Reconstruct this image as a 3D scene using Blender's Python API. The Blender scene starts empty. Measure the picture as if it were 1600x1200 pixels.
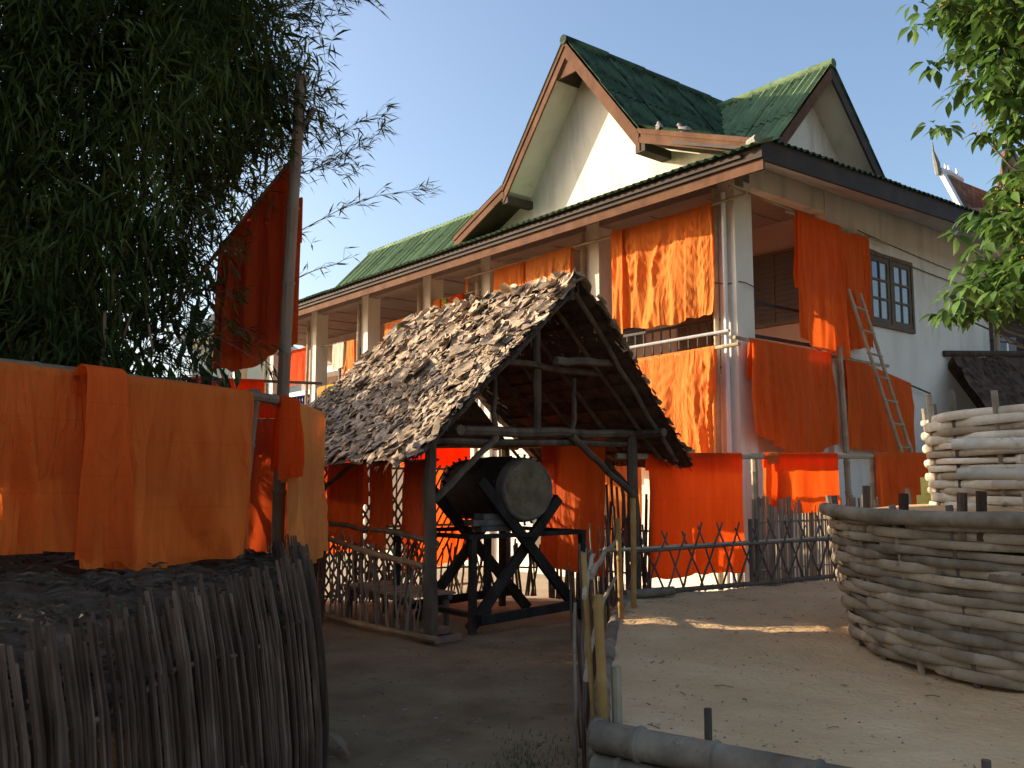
import bpy, math, random
import numpy as np
from mathutils import Vector as V, Matrix, noise
R = math.radians
random.seed(7)
sc = bpy.context.scene
col = sc.collection

# ------------------------------------------------------------------ camera
cam = bpy.data.cameras.new('camera'); camo = bpy.data.objects.new('camera', cam); col.objects.link(camo)
cam.sensor_width = 36; cam.lens = 36 * 1410 / 1600; cam.clip_start = .05; cam.clip_end = 2000
camo.location = (0, 0, 1.6); camo.rotation_euler = (R(90 + 6.25), 0, 0)
sc.camera = camo
# ------------------------------------------------------------------ sky, sun, exposure
SUN_EL = R(17.5); SUN_DIR = V((-.962, .272, 0)).normalized()          # low morning sun from the left
SD = V((SUN_DIR.x * math.cos(SUN_EL), SUN_DIR.y * math.cos(SUN_EL), math.sin(SUN_EL)))
w = bpy.data.worlds.new('World'); sc.world = w; w.use_nodes = True
nt = w.node_tree; bg = nt.nodes['Background']
sky = nt.nodes.new('ShaderNodeTexSky'); sky.sky_type = 'NISHITA'; sky.sun_disc = False
sky.sun_elevation = SUN_EL; sky.sun_rotation = math.atan2(SUN_DIR.x, SUN_DIR.y)
sky.altitude = 300; sky.air_density = 1.0; sky.dust_density = 4.0; sky.ozone_density = 1.9
nt.links.new(sky.outputs[0], bg.inputs[0]); bg.inputs[1].default_value = .13
sl = bpy.data.lights.new('sun', 'SUN'); sl.energy = 4.3; sl.angle = R(.55); sl.color = (1, .86, .66)
so = bpy.data.objects.new('sun', sl); col.objects.link(so)
so.rotation_euler = SD.to_track_quat('Z', 'Y').to_euler(); so.location = (-20, 5, 15)
sc.view_settings.view_transform = 'Standard'; sc.view_settings.look = 'None'
sc.view_settings.gamma = 1; sc.view_settings.use_curve_mapping = False
sc.view_settings.exposure = 1.2
sc.cycles.max_bounces = 7; sc.cycles.diffuse_bounces = 3; sc.cycles.transmission_bounces = 5; sc.cycles.glossy_bounces = 2

# ------------------------------------------------------------------ materials
def pm(name, cols, scale=(6, 6, 6), detail=6, rough=.85, bump=.15, bscale=None, bdist=.02, rnd=0., spec=.08,
       trans=0., pos=None, coord='Object', distort=0., stain=None):
    """noise driven principled material; rnd = brightness spread by object and by loose piece"""
    m = bpy.data.materials.new(name); m.use_nodes = True
    n = m.node_tree.nodes; L = m.node_tree.links; b = n['Principled BSDF']
    tc = n.new('ShaderNodeTexCoord'); mp = n.new('ShaderNodeMapping'); mp.inputs['Scale'].default_value = scale
    L.new(tc.outputs[coord], mp.inputs[0])
    nz = n.new('ShaderNodeTexNoise'); nz.inputs['Scale'].default_value = 1; nz.inputs['Detail'].default_value = detail
    nz.inputs['Roughness'].default_value = .62; nz.inputs['Distortion'].default_value = distort
    L.new(mp.outputs[0], nz.inputs['Vector'])
    cr = n.new('ShaderNodeValToRGB'); e = cr.color_ramp.elements
    k = len(cols); ps = pos or [.3 + .42 * i / max(1, k - 1) for i in range(k)]
    while len(e) < k: e.new(.5)
    for i, c in enumerate(cols): e[i].position = ps[i]; e[i].color = (*c, 1)
    L.new(nz.outputs['Fac'], cr.inputs[0]); out = cr.outputs[0]
    if stain:
        sc_, colr, lo, hi = stain
        mp3 = n.new('ShaderNodeMapping'); mp3.inputs['Scale'].default_value = sc_; L.new(tc.outputs[coord], mp3.inputs[0])
        nz3 = n.new('ShaderNodeTexNoise'); nz3.inputs['Scale'].default_value = 1; nz3.inputs['Detail'].default_value = 8
        nz3.inputs['Roughness'].default_value = .7
        L.new(mp3.outputs[0], nz3.inputs['Vector'])
        mr = n.new('ShaderNodeMapRange'); mr.inputs[1].default_value = lo; mr.inputs[2].default_value = hi; L.new(nz3.outputs['Fac'], mr.inputs[0])
        mx = n.new('ShaderNodeMixRGB'); L.new(mr.outputs[0], mx.inputs[0]); L.new(out, mx.inputs[1]); mx.inputs[2].default_value = (*colr, 1)
        out = mx.outputs[0]
    if rnd:
        oi = n.new('ShaderNodeObjectInfo'); g = n.new('ShaderNodeNewGeometry')
        ad = n.new('ShaderNodeMath'); ad.operation = 'ADD'; L.new(oi.outputs['Random'], ad.inputs[0]); L.new(g.outputs['Random Per Island'], ad.inputs[1])
        fr = n.new('ShaderNodeMath'); fr.operation = 'FRACT'; L.new(ad.outputs[0], fr.inputs[0])
        mr = n.new('ShaderNodeMapRange'); mr.inputs[3].default_value = 1 - rnd; mr.inputs[4].default_value = 1 + rnd; L.new(fr.outputs[0], mr.inputs[0])
        hs = n.new('ShaderNodeHueSaturation'); L.new(mr.outputs[0], hs.inputs['Value']); L.new(out, hs.inputs['Color'])
        out = hs.outputs[0]
    L.new(out, b.inputs['Base Color'])
    b.inputs['Roughness'].default_value = rough; b.inputs['Specular IOR Level'].default_value = spec
    if bump:
        mp2 = n.new('ShaderNodeMapping'); mp2.inputs['Scale'].default_value = bscale or tuple(4 * s for s in scale); L.new(tc.outputs[coord], mp2.inputs[0])
        nb = n.new('ShaderNodeTexNoise'); nb.inputs['Scale'].default_value = 1; nb.inputs['Detail'].default_value = 5; nb.inputs['Distortion'].default_value = distort
        L.new(mp2.outputs[0], nb.inputs['Vector'])
        bp_ = n.new('ShaderNodeBump'); bp_.inputs['Strength'].default_value = bump; bp_.inputs['Distance'].default_value = bdist
        L.new(nb.outputs['Fac'], bp_.inputs['Height']); L.new(bp_.outputs[0], b.inputs['Normal'])
        nrm = bp_.outputs[0]
    else: nrm = None
    if trans:
        tr = n.new('ShaderNodeBsdfTranslucent'); L.new(out, tr.inputs[0])
        if nrm: L.new(nrm, tr.inputs['Normal'])
        ms = n.new('ShaderNodeMixShader'); ms.inputs[0].default_value = trans
        L.new(b.outputs[0], ms.inputs[1]); L.new(tr.outputs[0], ms.inputs[2])
        L.new(ms.outputs[0], n['Material Output'].inputs[0])
    return m

def glass(name, c, rough=.08):
    m = bpy.data.materials.new(name); m.use_nodes = True; b = m.node_tree.nodes['Principled BSDF']
    n = m.node_tree.nodes; L = m.node_tree.links
    nz = n.new('ShaderNodeTexNoise'); nz.inputs['Scale'].default_value = 3
    cr = n.new('ShaderNodeValToRGB'); cr.color_ramp.elements[0].color = (*[x * .7 for x in c], 1); cr.color_ramp.elements[1].color = (*c, 1)
    L.new(nz.outputs['Fac'], cr.inputs[0]); L.new(cr.outputs[0], b.inputs['Base Color'])
    b.inputs['Roughness'].default_value = rough; b.inputs['Specular IOR Level'].default_value = .6
    return m

M = {}
M['dirt'] = pm('dirt', [(.17, .105, .055), (.25, .16, .085), (.33, .22, .12)], (1.3, 1.3, 1.3), 10, .95, .55, (30, 30, 30), .02,
               stain=((9, 9, 9), (.09, .07, .05), .60, .72))
M['yard'] = pm('yard', [(.30, .24, .17), (.38, .31, .23), (.43, .36, .27)], (.7, .7, .7), 9, .95, .4, (20, 20, 20), .02)
M['sand'] = pm('sand', [(.55, .345, .175), (.64, .415, .215), (.71, .48, .265)], (1.1, 1.1, 1.1), 11, .95, .7, (22, 22, 22), .03,
               stain=((26, 26, 26), (.13, .10, .07), .63, .70))
M['plaster'] = pm('plaster', [(.57, .50, .39), (.69, .615, .50), (.75, .68, .57)], (1.2, 1.2, .5), 8, .9, .12, (30, 30, 30), .01,
                  stain=((2.5, 2.5, .45), (.40, .36, .29), .52, .80))
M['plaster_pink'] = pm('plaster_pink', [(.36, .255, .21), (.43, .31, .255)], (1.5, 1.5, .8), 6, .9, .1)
M['soffit'] = pm('soffit', [(.40, .39, .33), (.52, .51, .45), (.58, .58, .52)], (1.3, 1.3, 1.3), 8, .9, .08, stain=((3, 3, 3), (.25, .22, .18), .6, .8))
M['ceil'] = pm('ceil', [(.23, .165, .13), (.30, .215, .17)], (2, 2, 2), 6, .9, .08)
M['brown'] = pm('brown_paint', [(.085, .042, .024), (.125, .062, .036), (.155, .08, .047)], (3, 3, 3), 7, .85, .12, (18, 18, 18), .01, stain=((5, 5, 5), (.07, .045, .035), .55, .75))
M['darkbrown'] = pm('dark_brown_paint', [(.045, .035, .03), (.075, .055, .045)], (3, 3, 3), 6, .7, .12)  # dark paint; also carries the shade put into the eave boards
M['roof'] = pm('green_roof', [(.03, .05, .026), (.05, .086, .044), (.09, .135, .068)], (1.1, 1.1, 1.1), 8, .75, .25, (30, 30, 30), .01, rnd=.14,
               stain=((1.6, 1.6, 4.0), (.014, .019, .017), .47, .60))
M['roof_pale'] = pm('green_roof_sunlit', [(.10, .15, .075), (.15, .215, .105), (.23, .28, .16)], (1.3, 1.3, 1.3), 8, .8, .25, (30, 30, 30), .01, rnd=.16,
                    stain=((2.2, 2.2, 2.2), (.05, .065, .04), .53, .68))  # paler copy of the green roof: sunlight on the slopes put into its colour
M['edge'] = pm('cement_sheet', [(.16, .17, .14), (.24, .24, .2)], (4, 4, 4), 6, .9, .2)
M['bamboo'] = pm('bamboo_dry', [(.24, .18, .11), (.36, .28, .18), (.44, .36, .25)], (3, 3, 3), 7, .6, .2, (16, 16, 16), .01, rnd=.22, stain=((8, 8, 8), (.12, .09, .06), .6, .75))
M['bamboo_y'] = pm('bamboo_yellow', [(.24, .125, .04), (.34, .19, .06), (.40, .245, .09)], (4, 4, 4), 7, .45, .15, (16, 16, 16), .01, rnd=.15, stain=((10, 10, 10), (.12, .07, .03), .62, .72))
M['bamboo_g'] = pm('bamboo_grey', [(.11, .085, .06), (.21, .17, .12), (.32, .265, .19)], (4, 4, 4), 8, .65, .25, (20, 20, 20), .01, rnd=.2, stain=((7, 7, 7), (.06, .058, .055), .58, .75))
M['cane'] = pm('woven_cane', [(.22, .17, .115), (.36, .285, .195), (.48, .395, .285)], (3.2, 3.2, 5), 8, .62, .25, (18, 18, 18), .01, rnd=.25, stain=((5, 5, 8), (.11, .095, .075), .57, .72))
M['cane_pale'] = pm('woven_cane_pale', [(.40, .34, .25), (.56, .49, .38), (.66, .60, .49)], (3.2, 3.2, 5), 8, .6, .25, (18, 18, 18), .01, rnd=.18, stain=((5, 5, 8), (.16, .14, .11), .60, .76))
M['pole'] = pm('bamboo_pole', [(.15, .09, .055), (.22, .14, .085), (.28, .19, .12)], (3, 3, 1.5), 7, .6, .2, (20, 20, 6), .01, rnd=.12)
M['stake'] = pm('weathered_stake', [(.058, .032, .02), (.11, .066, .043), (.20, .128, .088)], (9, 9, 2.5), 7, .75, .35, (40, 40, 10), .01, rnd=.45)
M['slat'] = pm('split_bamboo', [(.20, .14, .09), (.30, .215, .14), (.36, .27, .18)], (9, 9, 2.5), 7, .75, .25, (40, 40, 10), .01, rnd=.3)
M['stick'] = pm('dark_stick', [(.08, .06, .048), (.14, .105, .08), (.20, .15, .11)], (7, 7, 5), 7, .8, .3, (30, 30, 14), .01, rnd=.25)
M['log'] = pm('hut_timber', [(.06, .038, .025), (.11, .075, .05), (.17, .12, .08)], (6, 6, 2), 8, .8, .5, (26, 26, 8), .015, rnd=.2)
M['black'] = pm('blackened_timber', [(.02, .015, .012), (.036, .028, .022), (.056, .045, .035)], (6, 6, 3), 7, .85, .3, (26, 26, 10), .01, rnd=.2)
M['plank'] = pm('pale_plank', [(.09, .075, .06), (.14, .12, .10), (.19, .165, .135)], (7, 7, 4), 8, .8, .3, rnd=.2)
M['skin'] = pm('drum_skin', [(.085, .058, .032), (.15, .108, .06), (.20, .15, .09)], (7, 7, 7), 9, .55, .2, stain=((5, 5, 5), (.10, .065, .04), .55, .75))
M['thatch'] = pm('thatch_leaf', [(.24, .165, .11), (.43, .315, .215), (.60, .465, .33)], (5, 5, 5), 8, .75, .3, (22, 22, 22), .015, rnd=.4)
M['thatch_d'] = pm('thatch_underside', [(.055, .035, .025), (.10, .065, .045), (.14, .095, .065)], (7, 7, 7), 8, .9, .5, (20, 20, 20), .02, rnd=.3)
M['litter'] = pm('leaf_litter', [(.045, .027, .016), (.085, .054, .034), (.15, .10, .065)], (6, 6, 6), 9, .95, .4, (14, 14, 14), .03)
M['straw'] = pm('dry_straw', [(.07, .045, .03), (.13, .088, .058)], (6, 6, 6), 5, .9, 0, rnd=.5)
M['bleaf'] = pm('bamboo_leaf', [(.036, .05, .014), (.06, .082, .02), (.10, .122, .034)], (1.2, 1.2, 1.2), 5, .5, 0, rnd=.5, trans=.38)
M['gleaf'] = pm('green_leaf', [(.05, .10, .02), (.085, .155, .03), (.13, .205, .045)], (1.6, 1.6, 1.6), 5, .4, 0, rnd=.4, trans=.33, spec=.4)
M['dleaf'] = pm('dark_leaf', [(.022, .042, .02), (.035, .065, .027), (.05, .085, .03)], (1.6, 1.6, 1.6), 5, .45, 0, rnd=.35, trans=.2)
M['deadleaf'] = pm('dead_leaf', [(.16, .10, .06), (.27, .18, .11), (.33, .24, .15)], (6, 6, 6), 5, .85, .2, rnd=.3, trans=.15)
M['bark'] = pm('bark', [(.09, .07, .055), (.16, .13, .10), (.22, .18, .145)], (7, 7, 2.5), 7, .9, .5, rnd=.1)
M['blossom'] = pm('blossom', [(.30, .18, .05), (.45, .28, .09)], (9, 9, 9), 4, .9, 0, rnd=.3)
M['metal'] = pm('dark_metal', [(.03, .028, .028), (.05, .045, .045)], (6, 6, 6), 4, .5, 0)
M['blue'] = pm('blue_glaze', [(.018, .024, .10), (.028, .038, .15)], (6, 6, 6), 4, .25, 0)
M['bluep'] = pm('blue_plastic', [(.02, .07, .16), (.03, .10, .2)], (4, 4, 4), 4, .5, 0)
M['steel'] = pm('galvanised', [(.30, .30, .29), (.40, .40, .39)], (6, 6, 6), 5, .35, .1)
M['woodwin'] = pm('window_wood', [(.10, .07, .045), (.15, .105, .07)], (8, 8, 2), 6, .6, .15)
M['pane'] = glass('window_pane', (.22, .24, .22)); M['pane_blue'] = glass('blue_pane', (.05, .12, .26)); M['louvre'] = glass('louvre_glass', (.13, .12, .115), .25)
M['white'] = pm('white_trim', [(.72, .72, .70), (.80, .80, .78)], (2, 2, 2), 6, .7, .1, stain=((4, 4, 4), (.45, .44, .40), .6, .85))
M['tile'] = pm('roof_tile', [(.14, .085, .06), (.22, .13, .09), (.27, .17, .12)], (4, 4, 4), 6, .85, .2, rnd=.3)
M['maroon'] = pm('temple_board', [(.16, .07, .04), (.23, .105, .06)], (3, 3, 3), 6, .6, .1)
M['mint'] = pm('pale_green_wall', [(.48, .55, .47), (.58, .64, .56)], (1.5, 1.5, 1.5), 6, .9, .1)
M['wire'] = pm('black_wire', [(.02, .02, .02), (.03, .03, .03)], (5, 5, 5), 2, .5, 0)
M['yellowcup'] = pm('yellow_green_bamboo', [(.42, .42, .13), (.55, .54, .2)], (5, 5, 5), 5, .5, .1)
M['brick'] = pm('brick', [(.16, .085, .06), (.24, .13, .09), (.28, .17, .12)], (8, 8, 8), 6, .9, .3, rnd=.2)
M['pigeon'] = pm('pigeon_plumage', [(.13, .115, .11), (.24, .20, .19), (.33, .28, .26)], (22, 22, 22), 4, .7, .1)
M['pebble'] = pm('pebble', [(.16, .13, .10), (.32, .27, .22)], (9, 9, 9), 4, .9, .1, rnd=.4)
M['cactus'] = pm('grass_blade', [(.05, .09, .025), (.09, .14, .04)], (5, 5, 5), 4, .7, 0, rnd=.3, trans=.2)

def cloth_mat(name, c, trans=.38, dk=.78):
    """robe cotton: woven, wrinkled, lets light through"""
    m = bpy.data.materials.new(name); m.use_nodes = True; n = m.node_tree.nodes; L = m.node_tree.links; b = n['Principled BSDF']
    uv = n.new('ShaderNodeUVMap')
    mp = n.new('ShaderNodeMapping'); mp.inputs['Scale'].default_value = (3.4, .32, 1); L.new(uv.outputs[0], mp.inputs[0])
    nz = n.new('ShaderNodeTexNoise'); nz.inputs['Scale'].default_value = 1.6; nz.inputs['Detail'].default_value = 7; nz.inputs['Roughness'].default_value = .65; L.new(mp.outputs[0], nz.inputs['Vector'])
    cr = n.new('ShaderNodeValToRGB'); cr.color_ramp.elements[0].position = .3; cr.color_ramp.elements[1].position = .7
    cr.color_ramp.elements[0].color = (c[0] * dk, c[1] * dk * .85, c[2] * dk * .8, 1); cr.color_ramp.elements[1].color = (*c, 1)
    L.new(nz.outputs['Fac'], cr.inputs[0])
    bk = n.new('ShaderNodeTexBrick'); L.new(uv.outputs[0], bk.inputs['Vector']); bk.inputs['Scale'].default_value = 1; bk.offset = .5      # stitched seams between the panels
    bk.inputs['Brick Width'].default_value = .62; bk.inputs['Row Height'].default_value = .47; bk.inputs['Mortar Size'].default_value = .0035; bk.inputs['Mortar Smooth'].default_value = .3
    bk.inputs['Color1'].default_value = (1, 1, 1, 1); bk.inputs['Color2'].default_value = (.95, .93, .93, 1); bk.inputs['Mortar'].default_value = (.70, .62, .6, 1)
    sm = n.new('ShaderNodeMixRGB'); sm.blend_type = 'MULTIPLY'; sm.inputs[0].default_value = .4; L.new(cr.outputs[0], sm.inputs[1]); L.new(bk.outputs['Color'], sm.inputs[2])
    cr = sm; L.new(cr.outputs[0], b.inputs['Base Color'])
    b.inputs['Roughness'].default_value = .85; b.inputs['Specular IOR Level'].default_value = .15
    # creases: stretched downwards, distorted
    h = []
    for scl, amt in (((5.5, 1.2, 1), 1.0), ((12, 3.5, 1), .42), ((30, 14, 1), .13)):
        q = n.new('ShaderNodeMapping'); q.inputs['Scale'].default_value = scl; L.new(uv.outputs[0], q.inputs[0])
        t = n.new('ShaderNodeTexNoise'); t.inputs['Scale'].default_value = 1; t.inputs['Detail'].default_value = 3; t.inputs['Distortion'].default_value = 1.1
        L.new(q.outputs[0], t.inputs['Vector'])
        a = n.new('ShaderNodeMath'); a.operation = 'SUBTRACT'; L.new(t.outputs['Fac'], a.inputs[0]); a.inputs[1].default_value = .5
        ab = n.new('ShaderNodeMath'); ab.operation = 'ABSOLUTE'; L.new(a.outputs[0], ab.inputs[0])
        mu = n.new('ShaderNodeMath'); mu.operation = 'MULTIPLY'; L.new(ab.outputs[0], mu.inputs[0]); mu.inputs[1].default_value = amt
        h.append(mu)
    s1 = n.new('ShaderNodeMath'); L.new(h[0].outputs[0], s1.inputs[0]); L.new(h[1].outputs[0], s1.inputs[1])
    s2 = n.new('ShaderNodeMath'); L.new(s1.outputs[0], s2.inputs[0]); L.new(h[2].outputs[0], s2.inputs[1])
    bu = n.new('ShaderNodeBump'); bu.inputs['Strength'].default_value = .75; bu.inputs['Distance'].default_value = .085; L.new(s2.outputs[0], bu.inputs['Height'])
    L.new(bu.outputs[0], b.inputs['Normal'])
    tr = n.new('ShaderNodeBsdfTranslucent'); L.new(cr.outputs[0], tr.inputs[0])
    ms = n.new('ShaderNodeMixShader'); ms.inputs[0].default_value = trans
    L.new(b.outputs[0], ms.inputs[1]); L.new(tr.outputs[0], ms.inputs[2]); L.new(ms.outputs[0], n['Material Output'].inputs[0])
    return m
CL = {'orange': cloth_mat('robe_orange', (.88, .27, .05)), 'amber': cloth_mat('robe_amber', (.88, .34, .085)), 'saffron': cloth_mat('robe_saffron', (.95, .215, .035), .42), 'rust': cloth_mat('robe_rust', (.93, .155, .02), .38),
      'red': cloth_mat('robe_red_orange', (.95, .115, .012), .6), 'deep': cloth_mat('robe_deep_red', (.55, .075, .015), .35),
      'gauze': cloth_mat('robe_thin_red', (.66, .12, .02), .5), 'yellow': cloth_mat('cloth_yellow', (.62, .44, .06), .3), 'mustard': cloth_mat('cloth_mustard', (.50, .27, .05), .3),
      'cream': cloth_mat('towel_cream', (.62, .57, .44), .25, .9)}

# ------------------------------------------------------------------ mesh helpers
class MB:
    def __init__(s): s.v = []; s.f = []
    def add(s, vs, fs):
        k = len(s.v); s.v.extend(tuple(p) for p in vs); s.f.extend(tuple(i + k for i in f) for f in fs)
    def obox(s, c, a, b, d):
        c, a, b, d = V(c), V(a), V(b), V(d)
        vs = [c + i * a + j * b + k * d for i in (-1, 1) for j in (-1, 1) for k in (-1, 1)]
        fs = [(0, 1, 3, 2), (4, 6, 7, 5), (0, 4, 5, 1), (2, 3, 7, 6), (0, 2, 6, 4), (1, 5, 7, 3)]
        if a.cross(b).dot(d) < 0: fs = [f[::-1] for f in fs]
        s.add(vs, fs)
    def bar(s, p0, p1, wd, ht, up=(0, 0, 1)):
        p0, p1 = V(p0), V(p1); d = p1 - p0; l = d.length; d.normalize(); up = V(up)
        x = d.cross(up)
        if x.length < 1e-4: x = d.cross(V((1, 0, 0)))
        x.normalize(); y = x.cross(d)
        s.obox((p0 + p1) / 2, d * l / 2, x * wd / 2, y * ht / 2)
    def prism(s, pts, vec):
        n = len(pts); vec = V(vec); a = [V(p) for p in pts]; b = [p + vec for p in a]
        nn = V((0, 0, 0))
        for i in range(n): nn += a[i].cross(a[(i + 1) % n])
        fs = [tuple(range(n))[::-1], tuple(range(n, 2 * n))] + [(i, (i + 1) % n, n + (i + 1) % n, n + i) for i in range(n)]
        if nn.dot(vec) < 0: fs = [f[::-1] for f in fs]
        s.add(a + b, fs)
    def tube(s, pts, rad, n=7, flat=1., cap=True):
        pts = [V(p) for p in pts]; m = len(pts)
        rad = rad if hasattr(rad, '__len__') else [rad] * m
        d0 = (pts[-1] - pts[0]).normalized(); ref = V((0, 0, 1)) if abs(d0.z) < .8 else V((1, 0, 0))
        k = len(s.v)
        for i, p in enumerate(pts):
            d = (pts[min(i + 1, m - 1)] - pts[max(i - 1, 0)]).normalized()
            x = d.cross(ref).normalized(); y = x.cross(d)
            for j in range(n):
                a = 2 * math.pi * j / n
                s.v.append(tuple(p + rad[i] * (flat * math.cos(a) * x + math.sin(a) * y)))
        for i in range(m - 1):
            for j in range(n):
                s.f.append((k + i * n + j, k + i * n + (j + 1) % n, k + (i + 1) * n + (j + 1) % n, k + (i + 1) * n + j))
        if cap:
            s.f.append(tuple(k + j for j in range(n))[::-1]); s.f.append(tuple(k + (m - 1) * n + j for j in range(n)))
    def culm(s, p0, p1, r0, r1=None, node=.32, bend=.012, n=8, seed=0, mid=None):
        """bamboo stem with swollen joints and a slight bow"""
        rg = random.Random(seed); p0, p1 = V(p0), V(p1); r1 = r1 or r0; l = (p1 - p0).length
        d = (p1 - p0).normalized(); x = d.cross(V((.3, .5, .81))).normalized(); y = d.cross(x)
        ax, ay = rg.uniform(-1, 1) * bend * l, rg.uniform(-1, 1) * bend * l
        def at(t): return p0 + d * l * t + (x * ax + y * ay) * math.sin(math.pi * t) * 1.0
        ts, rs = [0.], [1.]
        t = rg.uniform(.3, .9) * node
        while t < l - .03:
            for q, k in ((-.022, 1), (-.008, 1.13), (.006, 1.13), (.018, .97)):
                tt = (t + q) / l
                if ts[-1] < tt < 1: ts.append(tt); rs.append(k)
            t += node * rg.uniform(.8, 1.2)
        ts.append(1.); rs.append(1.)
        s.tube([at(t) for t in ts], [(r0 + (r1 - r0) * t) * k for t, k in zip(ts, rs)], n)
    def mesh(s, name, mat, smooth=True):
        me = bpy.data.meshes.new(name); me.from_pydata(s.v, [], s.f)
        if smooth:
            me.polygons.foreach_set('use_smooth', [True] * len(me.polygons))
            try: me.set_sharp_from_angle(angle=R(38))
            except Exception: pass
        me.materials.append(M[mat] if isinstance(mat, str) else mat); me.update(); return me
    def build(s, name, mat, parent=None, smooth=True, **k):
        return put(name, s.mesh(name, mat, smooth), parent, **k)

def put(name, me, parent=None, mw=None, label=None, cat=None, group=None, kind=None):
    o = bpy.data.objects.new(name, me); col.objects.link(o)
    if parent is not None:
        o.parent = parent
        if parent.type == 'EMPTY': o.matrix_parent_inverse = Matrix.Translation(-parent.location)
    if mw is not None: o.matrix_basis = mw
    return tag(o, label, cat, group, kind)
def tag(o, label=None, cat=None, group=None, kind=None):
    if label: o['label'] = label
    if cat: o['category'] = cat
    if group: o['group'] = group
    if kind: o['kind'] = kind
    return o
def thing(name, loc, label, cat, group=None):
    e = bpy.data.objects.new(name, None); col.objects.link(e); e.location = loc; e.empty_display_size = .2
    return tag(e, label, cat, group)
def npmesh(name, vs, fs, mat, smooth=False):
    me = bpy.data.meshes.new(name); vs = np.asarray(vs, dtype=np.float32); fs = np.asarray(fs, dtype=np.int32)
    me.vertices.add(len(vs)); me.vertices.foreach_set('co', vs.ravel())
    k = fs.shape[1]; me.loops.add(fs.size); me.loops.foreach_set('vertex_index', fs.ravel())
    me.polygons.add(len(fs)); me.polygons.foreach_set('loop_start', np.arange(0, fs.size, k, dtype=np.int32)); me.polygons.foreach_set('loop_total', np.full(len(fs), k, dtype=np.int32))
    if smooth: me.polygons.foreach_set('use_smooth', np.ones(len(fs), dtype=bool))
    me.materials.append(M[mat]); me.update(calc_edges=True); me.validate(); return me
def leaves_np(rng, cen, dirs, ln, wd, droop=.25):
    """one folded diamond (two quads) per leaf; cen = leaf bases, dirs = unit directions"""
    n = len(cen); up = rng.normal(size=(n, 3)) * .45 + np.array([0, 0, 1.])
    side = np.cross(dirs, up); side /= np.linalg.norm(side, axis=1, keepdims=True) + 1e-9
    nrm = np.cross(side, dirs)
    ln = np.broadcast_to(ln, (n,))[:, None]; wd = np.broadcast_to(wd, (n,))[:, None]
    dr = np.array([0, 0, -1.]) * ln * droop
    b = cen; m = cen + dirs * ln * .42 + dr * .2; t = cen + dirs * ln + dr
    l = m + side * wd * .5 + nrm * wd * .12; r = m - side * wd * .5 + nrm * wd * .12
    vs = np.stack([b, l, t, r, m], 1).reshape(-1, 3); i = np.arange(n)[:, None] * 5
    fs = np.concatenate([i + np.array([[0, 4, 1, 1]]), i + np.array([[4, 2, 1, 1]])], 0)
    tri = np.concatenate([i + np.array([[0, 4, 1]]), i + np.array([[1, 4, 2]]), i + np.array([[0, 3, 4]]), i + np.array([[4, 3, 2]])], 0)
    return vs, tri
def unit(a): return a / (np.linalg.norm(a, axis=1, keepdims=True) + 1e-9)
def lerp(a, b, t): return a + (b - a) * t
def poly_at(pts, t):
    """point on a polyline of equally weighted knots, Catmull-Rom"""
    n = len(pts) - 1; x = min(max(t, 0), 1) * n; i = min(int(x), n - 1); f = x - i
    P = [V(pts[max(i - 1, 0)]), V(pts[i]), V(pts[i + 1]), V(pts[min(i + 2, n)])]
    return .5 * ((2 * P[1]) + (P[2] - P[0]) * f + (2 * P[0] - 5 * P[1] + 4 * P[2] - P[3]) * f * f + (3 * P[1] - P[0] - 3 * P[2] + P[3]) * f ** 3)

# ------------------------------------------------------------------ layout frames
ANG = R(39.2)
u = V((-math.sin(ANG), math.cos(ANG), 0)); v = V((math.cos(ANG), math.sin(ANG), 0)); Z = V((0, 0, 1))
C = V((3.290, 13.0, 0))                       # corner column of the monastery building
def bp(t, o, z): return C + u * t + v * o + Z * z
H = V((-.82, 9.29, 0))                        # near left post of the drum hut, same orientation
def hp(s, t, z): return H + v * s + u * t + Z * z
def bbox(mb, t0, t1, o0, o1, z0, z1):
    mb.obox(bp((t0 + t1) / 2, (o0 + o1) / 2, (z0 + z1) / 2), u * (t1 - t0) / 2, v * (o1 - o0) / 2, Z * (z1 - z0) / 2)
def bpart(name, mat, parent, *boxes, **k):
    m = MB()
    for b in boxes: bbox(m, *b)
    return m.build(name, mat, parent, False, **k)

# ================================================================== SETTING
def grid_mesh(name, mat, nx, ny, fn):
    m = MB()
    for j in range(ny + 1):
        for i in range(nx + 1): m.v.append(tuple(fn(i / nx, j / ny)))
    for j in range(ny):
        for i in range(nx):
            a = j * (nx + 1) + i; m.f.append((a, a + 1, a + nx + 2, a + nx + 1))
    return m.mesh(name, mat)
def nz3(x, y, s, k=0.): return noise.noise(V((x * s, y * s, k)))
g = MB(); g.add([(-400, -60, -.03), (400, -60, -.03), (400, 700, -.03), (-400, 700, -.03)], [(0, 1, 2, 3)])
g.build('ground', 'yard', None, False, kind='structure')
put('dirt_path', grid_mesh('dirt_path', 'dirt', 70, 90, lambda a, b: (lerp(-6, 6, a), lerp(-2, 12.6, b),
    .022 * nz3(lerp(-6, 6, a), lerp(-2, 12.6, b), .9) + .012 * nz3(lerp(-6, 6, a), lerp(-2, 12.6, b), 3.1, 4) - .012)), kind='structure')
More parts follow.
